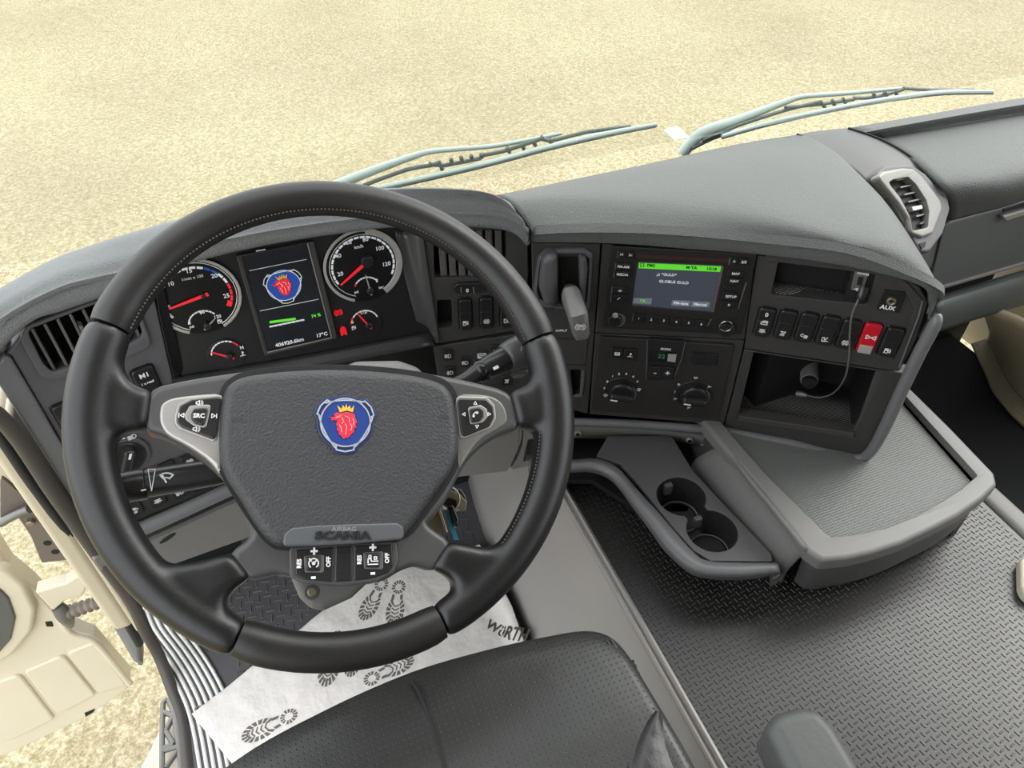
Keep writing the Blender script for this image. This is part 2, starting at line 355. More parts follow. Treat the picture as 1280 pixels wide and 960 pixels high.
n2 = nz(.45, 4); r2 = rmp(n2.outputs['Fac'], [(.3, (226, 220, 214)), (.7, (255, 254, 248))])
mx = nt.nodes.new('ShaderNodeMix'); mx.data_type = 'RGBA'; mx.blend_type = 'MULTIPLY'; mx.inputs[0].default_value = .8
nt.links.new(r1.outputs[0], mx.inputs[6]); nt.links.new(r2.outputs[0], mx.inputs[7])
n3 = nz(60, 4); bp = nt.nodes.new('ShaderNodeBump'); bp.inputs['Strength'].default_value = .6; bp.inputs['Distance'].default_value = .02
nt.links.new(n3.outputs['Fac'], bp.inputs['Height']); nt.links.new(bp.outputs[0], b.inputs['Normal']); nt.links.new(mx.outputs[2], b.inputs['Base Color'])
vs = [(-40, -20, GZ), (50, -20, GZ), (50, 60, GZ), (-40, 60, GZ), (-40, -20, GZ - .2), (50, -20, GZ - .2), (50, 60, GZ - .2), (-40, 60, GZ - .2)]
BOXF = [(0, 1, 2, 3), (7, 6, 5, 4), (0, 4, 5, 1), (1, 5, 6, 2), (2, 6, 7, 3), (3, 7, 4, 0)]
ground = obj('ground', vs, BOXF, g, kind='structure')
def box(name, x0, x1, y0, y1, z0, z1, m, parent=None, bev=0, **k):
    vs = [(x0, y0, z1), (x1, y0, z1), (x1, y1, z1), (x0, y1, z1), (x0, y0, z0), (x1, y0, z0), (x1, y1, z0), (x0, y1, z0)]
    o = obj(name, vs, BOXF, m, parent, smooth=0, **k)
    if bev:
        md = o.modifiers.new('b', 'BEVEL'); md.width = bev; md.segments = 3; o.data.shade_smooth(); md.harden_normals = True
    return o
HZ = lambda z, o=(0, 0): Pl((o[0], o[1], z), (1, 0, 0), (0, 1, 0))
F0 = HZ(0)
# cab floor: driver side and passenger side, tunnel between
plate('floor', F0, [(-.3, -1.0), (.42, -1.0), (.42, 1.2), (-.3, 1.2)], M_mat, h=0, t=.06, b=0, local=True, kind='structure')
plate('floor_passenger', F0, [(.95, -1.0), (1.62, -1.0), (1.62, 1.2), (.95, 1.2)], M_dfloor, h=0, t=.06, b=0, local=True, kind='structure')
TZ = .28
# tunnel side wall (light grey, slanted) and top
tun = [(.255, -1.0, 0), (.262, .6, 0), (.30, 1.05, 0)]
loft('tunnel_side', [[(.365, -1.0, TZ), (.365, .6, TZ), (.365, 1.1, TZ)], [(.357, -1.0, TZ - .01), (.357, .6, TZ - .01), (.358, 1.1, TZ - .01)], [(.27, -1.0, 0), (.27, .62, 0), (.30, 1.05, 0)]], mat('tunnel_side_grey', (156, 151, 147), .5, ('noise', 800, .25, .0005), vary=.08), su=6, sv=5, thick=.01, kind='structure')
plate('tunnel_top', HZ(TZ), [(.362, -1.0), (.985, -1.0), (.985, .46), (.92, .52), (.90, .99), (.362, .99)], M_tun, h=0, t=.05, b=.003, local=True, kind='structure')
plate('trim_1', HZ(TZ), [(.988, -1.0), (1.03, -1.0), (1.03, .45), (.988, .47)], M_trim, h=.002, t=.28, b=.012, local=True, kind='structure')
# raised tread dashes on the tunnel mat and on the driver mat
def tread(name, pts, z, L, W, H, m, parent=None, **k):
    vs = []; fs = []
    for x, y, a in pts:
        c, s = math.cos(a), math.sin(a); i = len(vs)
        for (p, q, h) in ((-L, -W, 0), (L, -W, 0), (L, W, 0), (-L, W, 0), (-L * .8, -W * .4, H), (L * .8, -W * .4, H), (L * .8, W * .4, H), (-L * .8, W * .4, H)):
            vs.append((x + p * c - q * s, y + p * s + q * c, z + h))
        fs += [(i + 4, i + 5, i + 6, i + 7)] + [(i + j, i + (j + 1) % 4, i + 4 + (j + 1) % 4, i + 4 + j) for j in range(4)]
    return obj(name, vs, fs, m, parent, smooth=0, kind='stuff', **k)
pts = []
for i in range(-20, 90):
    for j in range(-30, 130):
        x = .365 + .0085 * i + .004; y = -.1 + .0085 * j
        if not (.37 < x < (.98 if y < .45 else .90) and -.15 < y < .95): continue
        pts.append((x, y, R(90) + R(12) if (i + j) % 2 else R(12)))
tread('tread_pattern', pts, TZ, .0036, .0011, .0011, M_tread, label='raised tread dashes of the rubber mat on the engine tunnel', cat='tread')
pts = []
for i in range(-2, 36):
    for j in range(-5, 70):
        x = -.29 + .0165 * i; y = .2 + .0165 * j
        if not (-.215 - (.05 if y > .8 else 0) < x < .262 and .26 < y < 1.0): continue
        pts.append((x, y, (R(90) if (i + j) % 2 else 0) + R(-8)))
tread('tread_pattern', pts, 0, .0085, .0015, .0018, M_mat, label='raised tread dashes of the rubber mat in the driver footwell', cat='tread')
# bulkheads and cab sides low down
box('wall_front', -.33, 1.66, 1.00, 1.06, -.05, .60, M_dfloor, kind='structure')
box('wall_right', 1.70, 1.74, .5, 1.15, -.05, .62, M_creamd, kind='structure')
# cab roof, back wall and passenger side above the frame of the picture: they shade the cab as the real ones do
M_lining = mat('roof_lining', (150, 146, 138), .9)
box('ceiling', -.40, 1.75, -1.2, .62, 1.90, 1.94, M_lining, kind='structure')
box('wall_back', -.40, 1.75, -1.24, -1.2, -.06, 1.94, M_lining, kind='structure')
box('wall_passenger', 1.71, 1.75, -1.2, .45, -.06, .75, M_lining, kind='structure')
box('trim_5', -.40, -.34, -1.2, -.45, -.06, 1.94, M_lining, kind='structure')
# windscreen glass
gm = bpy.data.materials.new('windscreen'); gm.use_nodes = True; nt = gm.node_tree; nt.nodes.clear()
out = nt.nodes.new('ShaderNodeOutputMaterial'); tr = nt.nodes.new('ShaderNodeBsdfTransparent'); tr.inputs[0].default_value = (.97, .975, .955, 1)
gl = nt.nodes.new('ShaderNodeBsdfGlossy'); gl.inputs['Roughness'].default_value = .02; df = nt.nodes.new('ShaderNodeBsdfDiffuse'); df.inputs[0].default_value = (.9, .92, .85, 1)  # pale diffuse part imitates the veiling reflection on the glass
m1 = nt.nodes.new('ShaderNodeMixShader'); m2 = nt.nodes.new('ShaderNodeMixShader'); m2.inputs[0].default_value = .05
m1.inputs[0].default_value = .035; nt.links.new(tr.outputs[0], m1.inputs[1]); nt.links.new(gl.outputs[0], m1.inputs[2])
nt.links.new(m1.outputs[0], m2.inputs[1]); nt.links.new(df.outputs[0], m2.inputs[2]); nt.links.new(m2.outputs[0], out.inputs[0])
def wsy(z): return 1.00 - (z - .69) * .12
vs = [(-.33, wsy(.69), .69), (1.68, wsy(.69), .69), (1.68, wsy(1.75), 1.75), (-.33, wsy(1.75), 1.75)]
obj('window_1', [V(v) for v in vs] + [V(v) + V((0, .006, 0)) for v in vs], BOXF, gm, kind='structure', smooth=0)
GLS = Pl((0, 1.0, .69), (1, 0, 0), (0, -.12, 1))

# driver-side opening: rubber seal, ribbed sill, painted frame
sealp = [(-.335, .70, .74), (-.312, .757, .652), (-.31, .765, .50), (-.31, .775, .353), (-.31, .785, .23), (-.322, .80, .12), (-.325, .80, .04), (-.318, .755, .002), (-.306, .70, -.004), (-.303, .60, -.004), (-.303, .35, -.004), (-.303, -.2, -.004)]
tube('trim_2', sealp, .0095, M_seal, sm=6, kind='structure')
tube('trim_3', [(p[0] - .03, p[1] + .035, p[2]) for p in sealp[:7]], .007, M_rubber, sm=6, kind='structure')
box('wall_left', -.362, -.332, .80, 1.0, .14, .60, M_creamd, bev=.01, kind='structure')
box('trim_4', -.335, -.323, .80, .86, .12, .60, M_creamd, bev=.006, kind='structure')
sill = thing('door_sill', 'ribbed aluminium sill plate along the driver door opening', 'door sill', (-.27, .5, 0))
prof = [-.298, -.288, -.278, -.268, -.258, -.248, -.238]
sidx = [(.93, -.075), (.88, -.062), (.82, -.035), (.76, -.012), (.70, .004), (.62, .012), (.50, .016), (.2, .018), (-.1, .018)]
loft('sill_plate', [[(x + o, y, .0015) for x in (-.300, -.268, -.232)] for y, o in [(yy, oo) for yy, oo in sidx]], M_trimd, sill, su=2, sv=4, thick=.004)
for x in prof:
    tube('rib', [(x + o, y, .0022) for y, o in sidx], .0030, M_alu, sill, n=8, sm=3)
disc('screw', HZ(.003), HZ(.003).at((248, 887), .003), .006, M_brass, sill, h=.006, t=.006, b=.001)
disc('screw_recess', HZ(.003), HZ(.003).at((248, 887), .003), .0025, M_void, sill, h=.0065, t=.002, b=.0003)

# ================================================================= DASHBOARD
PL = vert((-.1287, .82, 0), 76); PC = vert((-.1287, .82, 0), 90); P2 = vert((.1916, .82, 0), 105)
PP = vert((.332, .782, 0), 112); PR = vert((.421, .746, 0), 118); PS = vert((.596, .653, 0), 128)
dash = thing('dashboard', 'grey moulded truck dashboard curving around the driver', 'dashboard', (.3, .85, .38))
# --- centre pad over radio and switches
def on(pl, pts, h=0): return [pl.P(x, y, h) for x, y in pts]
far = [onz(x, y, .70) for x, y in [(600, 247), (640, 240), (720, 224), (800, 207), (880, 189), (940, 177), (1000, 168)]]
low = [onz(x, y, z) for x, y, z in [(610, 246, .722), (660, 237, .728), (740, 220, .734), (820, 206, .738), (900, 198, .738), (970, 193, .735), (1042, 193, .722)]]
cre = [onz(x, y, z) for x, y, z in [(640, 252, .757), (690, 249, .757), (770, 250, .758), (860, 257, .758), (960, 270, .757), (1050, 290, .752), (1110, 298, .735)]]
cre[-1] = onz(1120, 302, .742)
lipt_px = [(665, 288), (710, 286), (780, 286), (860, 290), (960, 299), (1060, 312), (1140, 341)]
lipb_px = [(665, 303), (710, 303), (780, 305), (860, 311), (960, 319), (1060, 333), (1148, 356)]
pls = [PP, PP, PR, PR, PS, PS, PS]
lipt = [p.P(x, y, .012) for p, (x, y) in zip(pls, lipt_px)]; lipb = [p.P(x, y, .010) for p, (x, y) in zip(pls, lipb_px)]
lipi = [q - p.n * .012 for p, q in zip(pls, lipb)]
# right hand end of every row: runs round the corner and forward again
def tail(rw, pts): return rw + [V(p) for p in pts]
e0 = onz(1042, 193, .70)
rows = [tail(far, [onz(1003, 168, .69), onz(1003, 168, .60)]),
        tail(low, [onz(1046, 194, .70), onz(1046, 194, .60)]),
        tail([a.lerp(b_, .5) + V((0, 0, .006)) for a, b_ in zip(low, cre)], [onz(1100, 245, .715), onz(1100, 245, .60)]),
        tail(cre, [onz(1150, 318, .71), onz(1150, 318, .60)]),
        tail(lipt, [PS.P(1176, 362, .006), PS.P(1172, 380, -.002) + V((.004, .006, 0))]),
        tail(lipb, [PS.P(1163, 378, .008), PS.P(1162, 398, .004)]),
        tail(lipi, [PS.P(1160, 378, -.004), PS.P(1159, 398, -.004)])]
rows.insert(4, [a.lerp(b_, .90) for a, b_ in zip(rows[3], rows[4])]); rows.insert(6, [a.lerp(b_, .22) for a, b_ in zip(rows[5], rows[6])])
loft('padded_top', rows, M_pad, dash, su=5, sv=4, thick=.006)
# --- instrument hood
hf = [onz(x, y, z) for x, y, z in [(-40, 385, .77), (31, 345, .775), (78, 321, .78), (130, 303, .785), (182, 287, .79), (234, 274, .795), (330, 255, .80), (440, 241, .80), (520, 237, .80), (590, 240, .795), (618, 247, .785)]]
hm = [a.lerp(V((a.x, a.y - .04, a.z)), 1) + V((0, 0, .004)) for a in hf]
ht_px = [(-30, 420, PL), (26, 383, PL), (78, 358, PL), (120, 347, PL), (161, 337, PL), (225, 313, PC), (330, 290, PC), (440, 274, PC), (520, 268, P2), (622, 270, P2), (661, 290, P2)]
hb_px = [(-30, 470, PL), (34, 406, PL), (78, 389, PL), (118, 375, PL), (165, 358, PL), (225, 333, PC), (330, 307, PC), (440, 290, PC), (520, 283, P2), (628, 287, P2), (659, 308, P2)]
htp = [p.P(x, y, .022) for x, y, p in ht_px]; hbt = [p.P(x, y, .018) for x, y, p in hb_px]; hbi = [V(q) - p.n * .03 for q, (x, y, p) in zip(hbt, hb_px)]
hmid = [a.lerp(c, .72) + V((0, 0, .010)) for a, c in zip(hf, htp)]
hlow = [V((a.x, min(.985, a.y + .07), .69)) for a in hf]
loft('instrument_hood', [hlow, hf, hmid, [a.lerp(b_, .88) for a, b_ in zip(hmid, htp)], htp, [a.lerp(b_, .22) for a, b_ in zip(htp, hbt)], hbt, hbi], M_hood, dash, su=5, sv=5, thick=.006)
# low shelf left of the hood, in the windscreen corner
loft('corner_pad', [[onz(-60, 400, .70), onz(0, 362, .70), onz(60, 328, .70), onz(110, 312, .70)], [onz(-80, 470, .72), onz(-10, 440, .72), onz(40, 400, .72), onz(90, 370, .72)]], M_trim, dash, su=4, sv=2, thick=.01)
# --- fascia plates
fl = thing('left_fascia', 'grey left dashboard panel carrying vent, light knob and buttons', 'panel', (-.22, .8, .42))
vent_hole = ZJ(128, 742, 470, 612, 640, 600, 690, 770, 590, 828, 250, 950, 205, 900)
plate('panel', PL, ZF(50, -20) + [(8, 443), (34, 408), (78, 391), (130, 371), (188, 348), (200, 400), (216, 470), (228, 530), (246, 563), (182, 587), (120, 606), (81, 562)], M_fasciaL, fl, h=0, t=.02, b=.003, r=.004, holes=[vent_hole], hr=.008)
plate('vent_frame', PL, ZJ(95, 790, 128, 722, 460, 600, 600, 560, 655, 590, 735, 820, 600, 880, 250, 985, 190, 960), M_fasciaL, fl, h=.004, t=.005, b=.002, r=.012, holes=[vent_hole], hr=.008)
plate('duct', PL, ZJ(100, 720, 640, 560, 700, 830, 230, 980), M_void, fl, h=-.03, t=.01, b=0)
plate('side_cap', PL, [(4, 444), (15, 450), (81, 562), (112, 615), (136, 664), (122, 668), (86, 617), (0, 484), (-10, 466)], M_rail, fl, h=.006, t=.026, b=.004, r=.004)
for k in range(9):
    x0 = 40 + 15.6 * k; y0 = 417 - 5.9 * k; (u, v) = PL.at((x0, y0), 0); (u2, v2) = PL.at((x0 + 33, y0 + 50), 0); um = (u + u2) / 2
    if k == 8: v -= .005
    plate('slat', PL, [(um - .0016, v2 - .004), (um + .0016, v2 - .004), (um + .0016, v + .004), (um - .0016, v + .004)], M_silverd, fl, h=-.002, t=.022, b=.0008, local=True)
plate('slat_tab', PL, ZJ(380, 720, 400, 722, 412, 752, 392, 756), M_silverd, fl, h=.004, t=.012, b=.001)
def rocker(pl, c, wd, ht, m, parent, icon=None, h=.006, off=-.25, isz=.013, skew=0, txt=None, extra=None, label=None, g=.003):
    """rocker switch: bezel well, body with a domed face, symbol"""
    u, v = pl.at(c, 0)
    k = lambda w2, h2, hh=0: [(u - w2 / 2, v - h2 / 2), (u + w2 / 2, v - h2 / 2), (u + w2 / 2, v + h2 / 2), (u - w2 / 2, v + h2 / 2)]
    s = plate('rocker_switch', pl, k(wd, ht), m, parent, h=h, t=h + .004, b=.0022, r=.005, local=True, **({'label': label} if label else {}))
    plate('switch_bezel', pl, k(wd + g, ht + g), M_black, s, h=.0012, t=.003, b=.0008, r=.006, local=True)
    plate('switch_face', pl, [(u - wd * .42, v - ht * .45), (u + wd * .42, v - ht * .45), (u + wd * .42, v + .1 * ht), (u - wd * .42, v + .1 * ht)], m, s, h=h + .0006, t=.002, b=.0006, r=.003, local=True)
    if icon: sym(icon, pl, (u, v + off * ht), isz, M_white, s, h=h + .001, local=True)
    return s, u, v
o, u, v = rocker(PL, (183, 476), .026, .046, M_switch, fl)
text('M1', PL, (u, v + .014), .0095, M_white, o, h=.0072, local=True); text('1 x read', PL, (u, v + .002), .0045, M_white, o, h=.0072, local=True)
o, u, v = rocker(PL, (86, 520), .026, .046, M_switch, fl)
plate('warning_button', PL, ZF(707, 345, 740, 340, 770, 352, 735, 378), M_red, fl, h=.006, t=.008, b=.001, r=.002, label='small red button')
# headlamp knob
kc = ZF(590, 465)[0]; ku = PL.at(kc)
disc('knob_ring', PL, ku, .033, M_fasciaL, fl, h=.004, t=.004, b=.002)
kn = disc('light_knob', PL, ku, .027, M_switch, fl, h=.008, t=.01, b=.003, label='round black headlamp knob')
ca = R(62); d_ = (math.cos(ca), math.sin(ca)); e_ = (-d_[1], d_[0])
plate('knob_grip', PL, [(ku[0] + a * d_[0] * .024 + b_ * e_[0] * .007, ku[1] + a * d_[1] * .024 + b_ * e_[1] * .007) for a, b_ in ((-1, -1), (1, -1), (1, 1), (-1, 1))], M_switch, kn, h=.022, t=.014, b=.004, r=.004, local=True)
ribbon('symbol', PL, [[(ku[0] + d_[0] * .014, ku[1] + d_[1] * .014), (ku[0] + d_[0] * .021, ku[1] + d_[1] * .021)]], .003, M_white, kn, h=.0225)
sym('sun', PL, (ku[0] - d_[0] * .016, ku[1] - d_[1] * .016), .013, M_white, kn, h=.0225, local=True)
sym('headlamp', PL, ZF(635, 370)[0], .012, M_white, fl, h=.0045); text('D0 0C', PL, ZF(560, 385)[0], .007, M_white, fl, h=.0045)
# lower left switch bank with rails under it
lb = thing('lower_switch_bank', 'lower left bank of black buttons behind the wiper stalk', 'switch panel', (-.2, .8, .4))
plate('bank_plate', PL, [(110, 612), (182, 585), (246, 562), (330, 533), (340, 600), (286, 604), (156, 657), (134, 664)], M_fascia, lb, h=.001, t=.02, b=.002, r=.004)
for i, (x, y) in enumerate([(640, 712), (752, 665), (858, 625), (955, 590), (905, 478), (800, 515), (1010, 440)]):
    p = ZF(x, y)[0]; u, v = PL.at(p)
    bt = plate('button', PL, box_local(u, v, .022, .024), M_switch, lb, h=.005, t=.006, b=.0015, r=.004, local=True)
    sym(['spiral', 'lamp', 'fog', 'work', 'axle', 'belt', 'seat'][i], PL, (u, v), .013, M_white, bt, h=.0054, local=True)
dl = [PL.P(x, y, .01) for x, y in [(120, 684), (163, 667), (225, 640), (287, 612), (345, 588)]]
tube('lower_rail', dl, .0105, M_rail, lb, sm=5)
tube('lower_rail', [q + V((0, -.004, -.021)) for q in dl], .0035, M_trimd, lb, sm=5)
knee = thing('knee_panel', 'light grey knee panel low on the left with an oval recess', 'panel', (-.2, .8, .3))
kp = Pl(PL.P(200, 690, 0), PL.ux, (0, -.25, 1))
plate('knee_cover', kp, [(120, 700), (169, 680), (300, 622), (340, 604), (345, 655), (320, 667), (226, 703), (140, 735)], M_trim, knee, h=0, t=.012, b=.003, r=.006)
cu_ = kp.at(ZF(810, 850)[0]); plate('oval_recess', kp, [(cu_[0] + .013 * math.cos(a / 16 * math.tau) , cu_[1] + .006 * math.sin(a / 16 * math.tau) + .004 * math.cos(a / 16 * math.tau)) for a in range(16)], M_void, knee, h=.0006, t=.004, b=.0004, local=True)
# pedal area things under the panel
ped = thing('pedal', 'dark rubber-topped pedal under the left knee panel', 'pedal', (-.12, 1.0, .05))
tube('pedal_arm', [(-.12, 1.1, .35), (-.12, 1.02, .2), (-.12, .99, .1)], .009, M_void, ped, sm=3)
plate('pedal_pad', Pl((-.12, .98, .08), (1, 0, 0), (0, .5, 1)), box_local(0, 0, .09, .1), M_rubber, ped, h=0, t=.012, b=.003, r=.01, local=True)

# --- instrument cluster
cl = thing('instrument_cluster', 'black instrument cluster with two round gauges and a display', 'instrument cluster', (.03, .82, .58))
QC = Pl((-.1287, .741, 0), (1, 0, 0), (0, .13, 1))   # the gauge face leans back a little
plate('cluster_face', QC, [(188, 335), (300, 300), (440, 278), (506, 285), (524, 350), (540, 405), (546, 428), (380, 462), (216, 484), (200, 400)], mat('cluster_black', (27, 27, 30), .4), cl, h=0, t=.01, b=.001, r=.004)
plate('cluster_wall', PL, [(200, 400), (192, 352), (203, 348), (214, 400), (232, 470), (218, 478)], M_black, cl, h=.001, t=.02, b=.001)
# glossy inner side wall on the right and ledge below
loft('side_wall', [[QC.P(494, 288, .002), QC.P(505, 340, .002), QC.P(521, 402, .002)], [QC.P(505, 290, .001), QC.P(517, 345, .001), QC.P(535, 410, .001)], [P2.P(520, 290, .003), P2.P(529, 350, .003), P2.P(544, 428, .003)], [P2.P(528, 290, .004), P2.P(536, 345, .004), P2.P(549, 428, .004)]], M_silverd.copy() if 0 else mat('cluster_wall_grey', (74, 73, 74), .3), cl, su=4, sv=3, thick=.003)
loft('ledge', [[QC.P(216, 472, .002), QC.P(380, 444, .002), QC.P(536, 415, .002)], [PC.P(219, 486, .022), PC.P(382, 461, .022), PC.P(543, 431, .022)]], mat('cluster_ledge', (48, 47, 48), .35), cl, su=6, sv=3, thick=.004)
def gauge(name, cpx, rpx, lab):
    c = QC.at(cpx); rad = abs(QC.at((cpx[0] + rpx, cpx[1]))[0] - c[0]); gg = disc(name, QC, c, rad, M_black, cl, h=.0035, t=.004, b=.001, label=lab); return c, rad, gg
c, r, gg = gauge('tachometer', (246.5, 370), 57, 'round engine speed gauge with a red needle')
def seg(c, r0, r1, a0, a1, m, parent, h=.004, name='scale_ring', n=28):
    return plate(name, QC, arcpts(c, r1, a0, a1, n) + arcpts(c, r0, a1, a0, n), m, parent, h=h, t=.0012, b=.0002, local=True, wn=False)
def gpos(c, r, a): return (c[0] + r * math.cos(R(a)), c[1] + r * math.sin(R(a)))
def gang(c, px): u, v = QC.at(px, .004); return math.degrees(math.atan2(v - c[1], u - c[0]))
def glen(c, px): u, v = QC.at(px, .004); return math.hypot(v - c[1], u - c[0])
a0 = gang(c, ZA(235, 535)[0]) % 360; a1 = gang(c, ZA(400, 498)[0])
seg(c, r * .93, r * 1.0, a1, a0, M_gring, gg, h=.005)
seg(c, r * .885, r * .90, a1, a0, M_white, gg, h=.0042)
w0 = gang(c, ZA(165, 460)[0]) % 360; w1 = gang(c, ZA(428, 405)[0])
nseg = 20
rr_ = r * .80
for i in range(nseg):
    s0 = w1 + (w0 - w1) * i / nseg; s1 = w1 + (w0 - w1) * (i + .82) / nseg
    seg(c, rr_ - .0028, rr_, s0, s1, M_redl if i < 4 else (M_bluel if i in (6, 7) else M_whitel), gg, h=.0043, name='scale_mark', n=4)
seg(c, rr_ - .006, rr_ - .0025, w1, w1 + 12, M_redl, gg, h=.0043, name='scale_mark', n=6)
for s_, p in (('10', (145, 298)), ('15', (232, 236)), ('20', (354, 260)), ('25', (412, 355)), ('5', (140, 410))):
    text(s_, QC, (lambda q: (q[0] * .93 + 246.5 * .07, q[1] * .93 + 370 * .07))(ZA(*p)[0]), .0076, M_whitel, gg, h=.0043, bold=.01)
text('1/min x 100', QC, ZA(250, 275)[0], .0052, M_white, gg, h=.0043, bold=0)
def needle(tip, hub, m, parent, r0=.0022, name='needle', hubr=.0045):
    u0, v0 = QC.at(hub, .007); u1, v1 = QC.at(tip, .007); d = V((u1 - u0, v1 - v0)); L = d.length; d /= L; n = V((-d.y, d.x)); a = V((u0, v0)) - d * .006
    q = [a - n * r0, V((u1, v1)) - n * r0 * .35, V((u1, v1)) + n * r0 * .35, a + n * r0]
    o = plate(name, QC, [tuple(x) for x in q], m, parent, h=.0075, t=.001, b=.0002, local=True, wn=False)
    disc('needle_hub', QC, (u0, v0), hubr, M_switch, parent, h=.009, t=.006, b=.0015, n=20); return o
needle(ZA(125, 422)[0], ZA(300, 355)[0], M_redl, gg, .0024, hubr=.003)
def small_gauge(cp, rpx, a0, a1, parent, red=(), tip=None, hub=None, nm=M_redl, n=10):
    c2 = QC.at(cp, .0045); r2 = abs(QC.at((cp[0] + rpx, cp[1]), .0045)[0] - c2[0])
    for i in range(n):
        seg(c2, r2 - .0016, r2, a0 + (a1 - a0) * i / n, a0 + (a1 - a0) * (i + .82) / n, M_redl if i in red else M_whitel, parent, h=.0046, name='scale_mark', n=3)
    if tip: needle(tip, hub, nm, parent, .0014)
small_gauge(ZA(305, 480)[0], 21, 35, 170, gg, tip=ZA(352, 455)[0], hub=ZA(318, 492)[0], nm=mat('needle_grey', (150, 150, 148), .4))
text('0', QC, ZA(238, 476)[0], .006, M_white, gg, h=.0045); text('60', QC, ZA(294, 428)[0], .006, M_white, gg, h=.0045); text('120', QC, ZA(362, 448)[0], .006, M_white, gg, h=.0045)
sym('pump', QC, ZA(374, 468)[0], .008, M_white, gg, h=.0045); text('psi', QC, ZA(248, 492)[0], .005, M_white, gg, h=.0045)
c, r, gg = gauge('speedometer', (453.5, 331), 49.5, 'round speed gauge marked 20 to 120 km/h')
a0 = gang(c, ZA(972, 378)[0]) % 360; a1 = gang(c, ZA(1118, 345)[0])
seg(c, r * .93, r, a1 + 140, a0, M_gring, gg, h=.005); seg(c, r * .86, r, a1, a1 + 140, M_gring, gg, h=.005)
seg(c, r * .845, r * .855, a1, a0, M_white, gg, h=.0042)
w0 = gang(c, ZA(905, 305)[0]) % 360; w1 = gang(c, ZA(1140, 258)[0]); rr_ = glen(c, ZA(868, 215)[0])
for i in range(22): seg(c, rr_ - .0026, rr_, w1 + (w0 - w1) * i / 22, w1 + (w0 - w1) * (i + .8) / 22, M_whitel, gg, h=.0043, name='scale_mark', n=4)
for s_, p in (('20', (900, 262)), ('40', (890, 175)), ('60', (940, 110)), ('80', (1021, 95)), ('100', (1090, 138)), ('120', (1122, 214))):
    text(s_, QC, (lambda q: (q[0] * .92 + 453.5 * .08, q[1] * .92 + 331 * .08))(ZA(*p)[0]), .0076, M_whitel, gg, h=.0043, bold=.01)
text('km/h', QC, ZA(990, 137)[0], .0058, M_white, gg, h=.0043)
needle(ZA(910, 308)[0], ZA(1028, 203)[0], M_redl, gg, .0028, hubr=.008)
small_gauge(ZA(1028, 325)[0], 17, 25, 155, gg, red=(9,), tip=ZA(1020, 262)[0], hub=ZA(1042, 335)[0], nm=mat('needle_grey', (150, 150, 148), .4))
text('7', QC, ZA(1070, 288)[0], .0065, M_white, gg, h=.0045); text('bar', QC, ZA(1090, 317)[0], .005, M_white, gg, h=.0045); text('psi', QC, ZA(980, 338)[0], .005, M_white, gg, h=.0045)
fg = disc('fuel_gauge', QC, QC.at(ZA(1020, 480)[0]), .0215, mat('cluster_black', (30, 30, 33), .4), cl, h=.002, t=.003, b=.0004)
small_gauge(ZA(1018, 475)[0], 18, 15, 175, fg, red=(9, 8), tip=ZA(982, 432)[0], hub=ZA(1035, 488)[0])
text('1/2', QC, ZA(1010, 428)[0], .0075, M_white, fg, h=.0045); text('0', QC, ZA(962, 472)[0], .006, M_white, fg, h=.0045); sym('pump', QC, ZA(970, 497)[0], .008, M_white, fg, h=.0045)
tg = disc('temperature_gauge', QC, QC.at(ZA(400, 615)[0]), .023, mat('cluster_black', (30, 30, 33), .4), cl, h=.002, t=.003, b=.0004)
small_gauge(ZA(402, 612)[0], 20, 25, 175, tg, red=(0, 1), tip=ZA(332, 605)[0], hub=ZA(415, 628)[0])
text('H', QC, ZA(470, 585)[0], .0065, M_white, tg, h=.0045); sym('temp', QC, ZA(473, 612)[0], .009, M_white, tg, h=.0045)
sym('brake', QC, ZA(900, 430)[0], .014, M_redl, cl, h=.003); text('P', QC, ZA(900, 430)[0], .0075, M_redl, cl, h=.003)
sym('belt', QC, ZA(922, 512)[0], .013, M_redl, cl, h=.003, wd=.003)
# display between the gauges
ds = plate('display_frame', QC, ZA(445, 178, 790, 112, 895, 545, 572, 622), M_fascia, cl, h=.006, t=.008, b=.001, r=.003, holes=[ZA(470, 182, 765, 122, 868, 540, 586, 605)], hr=.001)
dd = plate('display', QC, ZA(468, 182, 768, 118, 872, 542, 584, 608), M_disp, cl, h=.004, t=.004, b=.0002, r=0, label='colour information display with emblem and green bar')
ribbon('frame_edge', QC, [ZA(762, 122, 868, 535), ZA(586, 606, 870, 541)], .0014, M_silver, cl, local=False, h=.007)
ribbon('display_line', QC, [ZA(505, 243, 757, 193), ZA(552, 422, 812, 370)], .0007, M_white, dd, local=False, h=.0045)
ribbon('display_line', QC, [ZA(536, 156, 574, 150)], .0018, M_white, dd, local=False, h=.0045)
ribbon('green_bar', QC, [ZA(598, 472, 706, 458)], .0034, M_green, dd, local=False, h=.0045)
ribbon('bar_segments', QC, [ZA(596 + k * 19.5, 492 - k * 4.0, 596 + k * 19.5 + 13, 490 - k * 4.0) for k in range(8)], .0022, M_whitel, dd, local=False, h=.0045)
text('74 %', QC, ZA(800, 443)[0], .0062, M_green, dd, h=.0045); text('406920.6km', QC, ZA(683, 562)[0], .0074, M_whitel, dd, h=.0045); text('17°C', QC, ZA(826, 528)[0], .0072, M_whitel, dd, h=.0045)
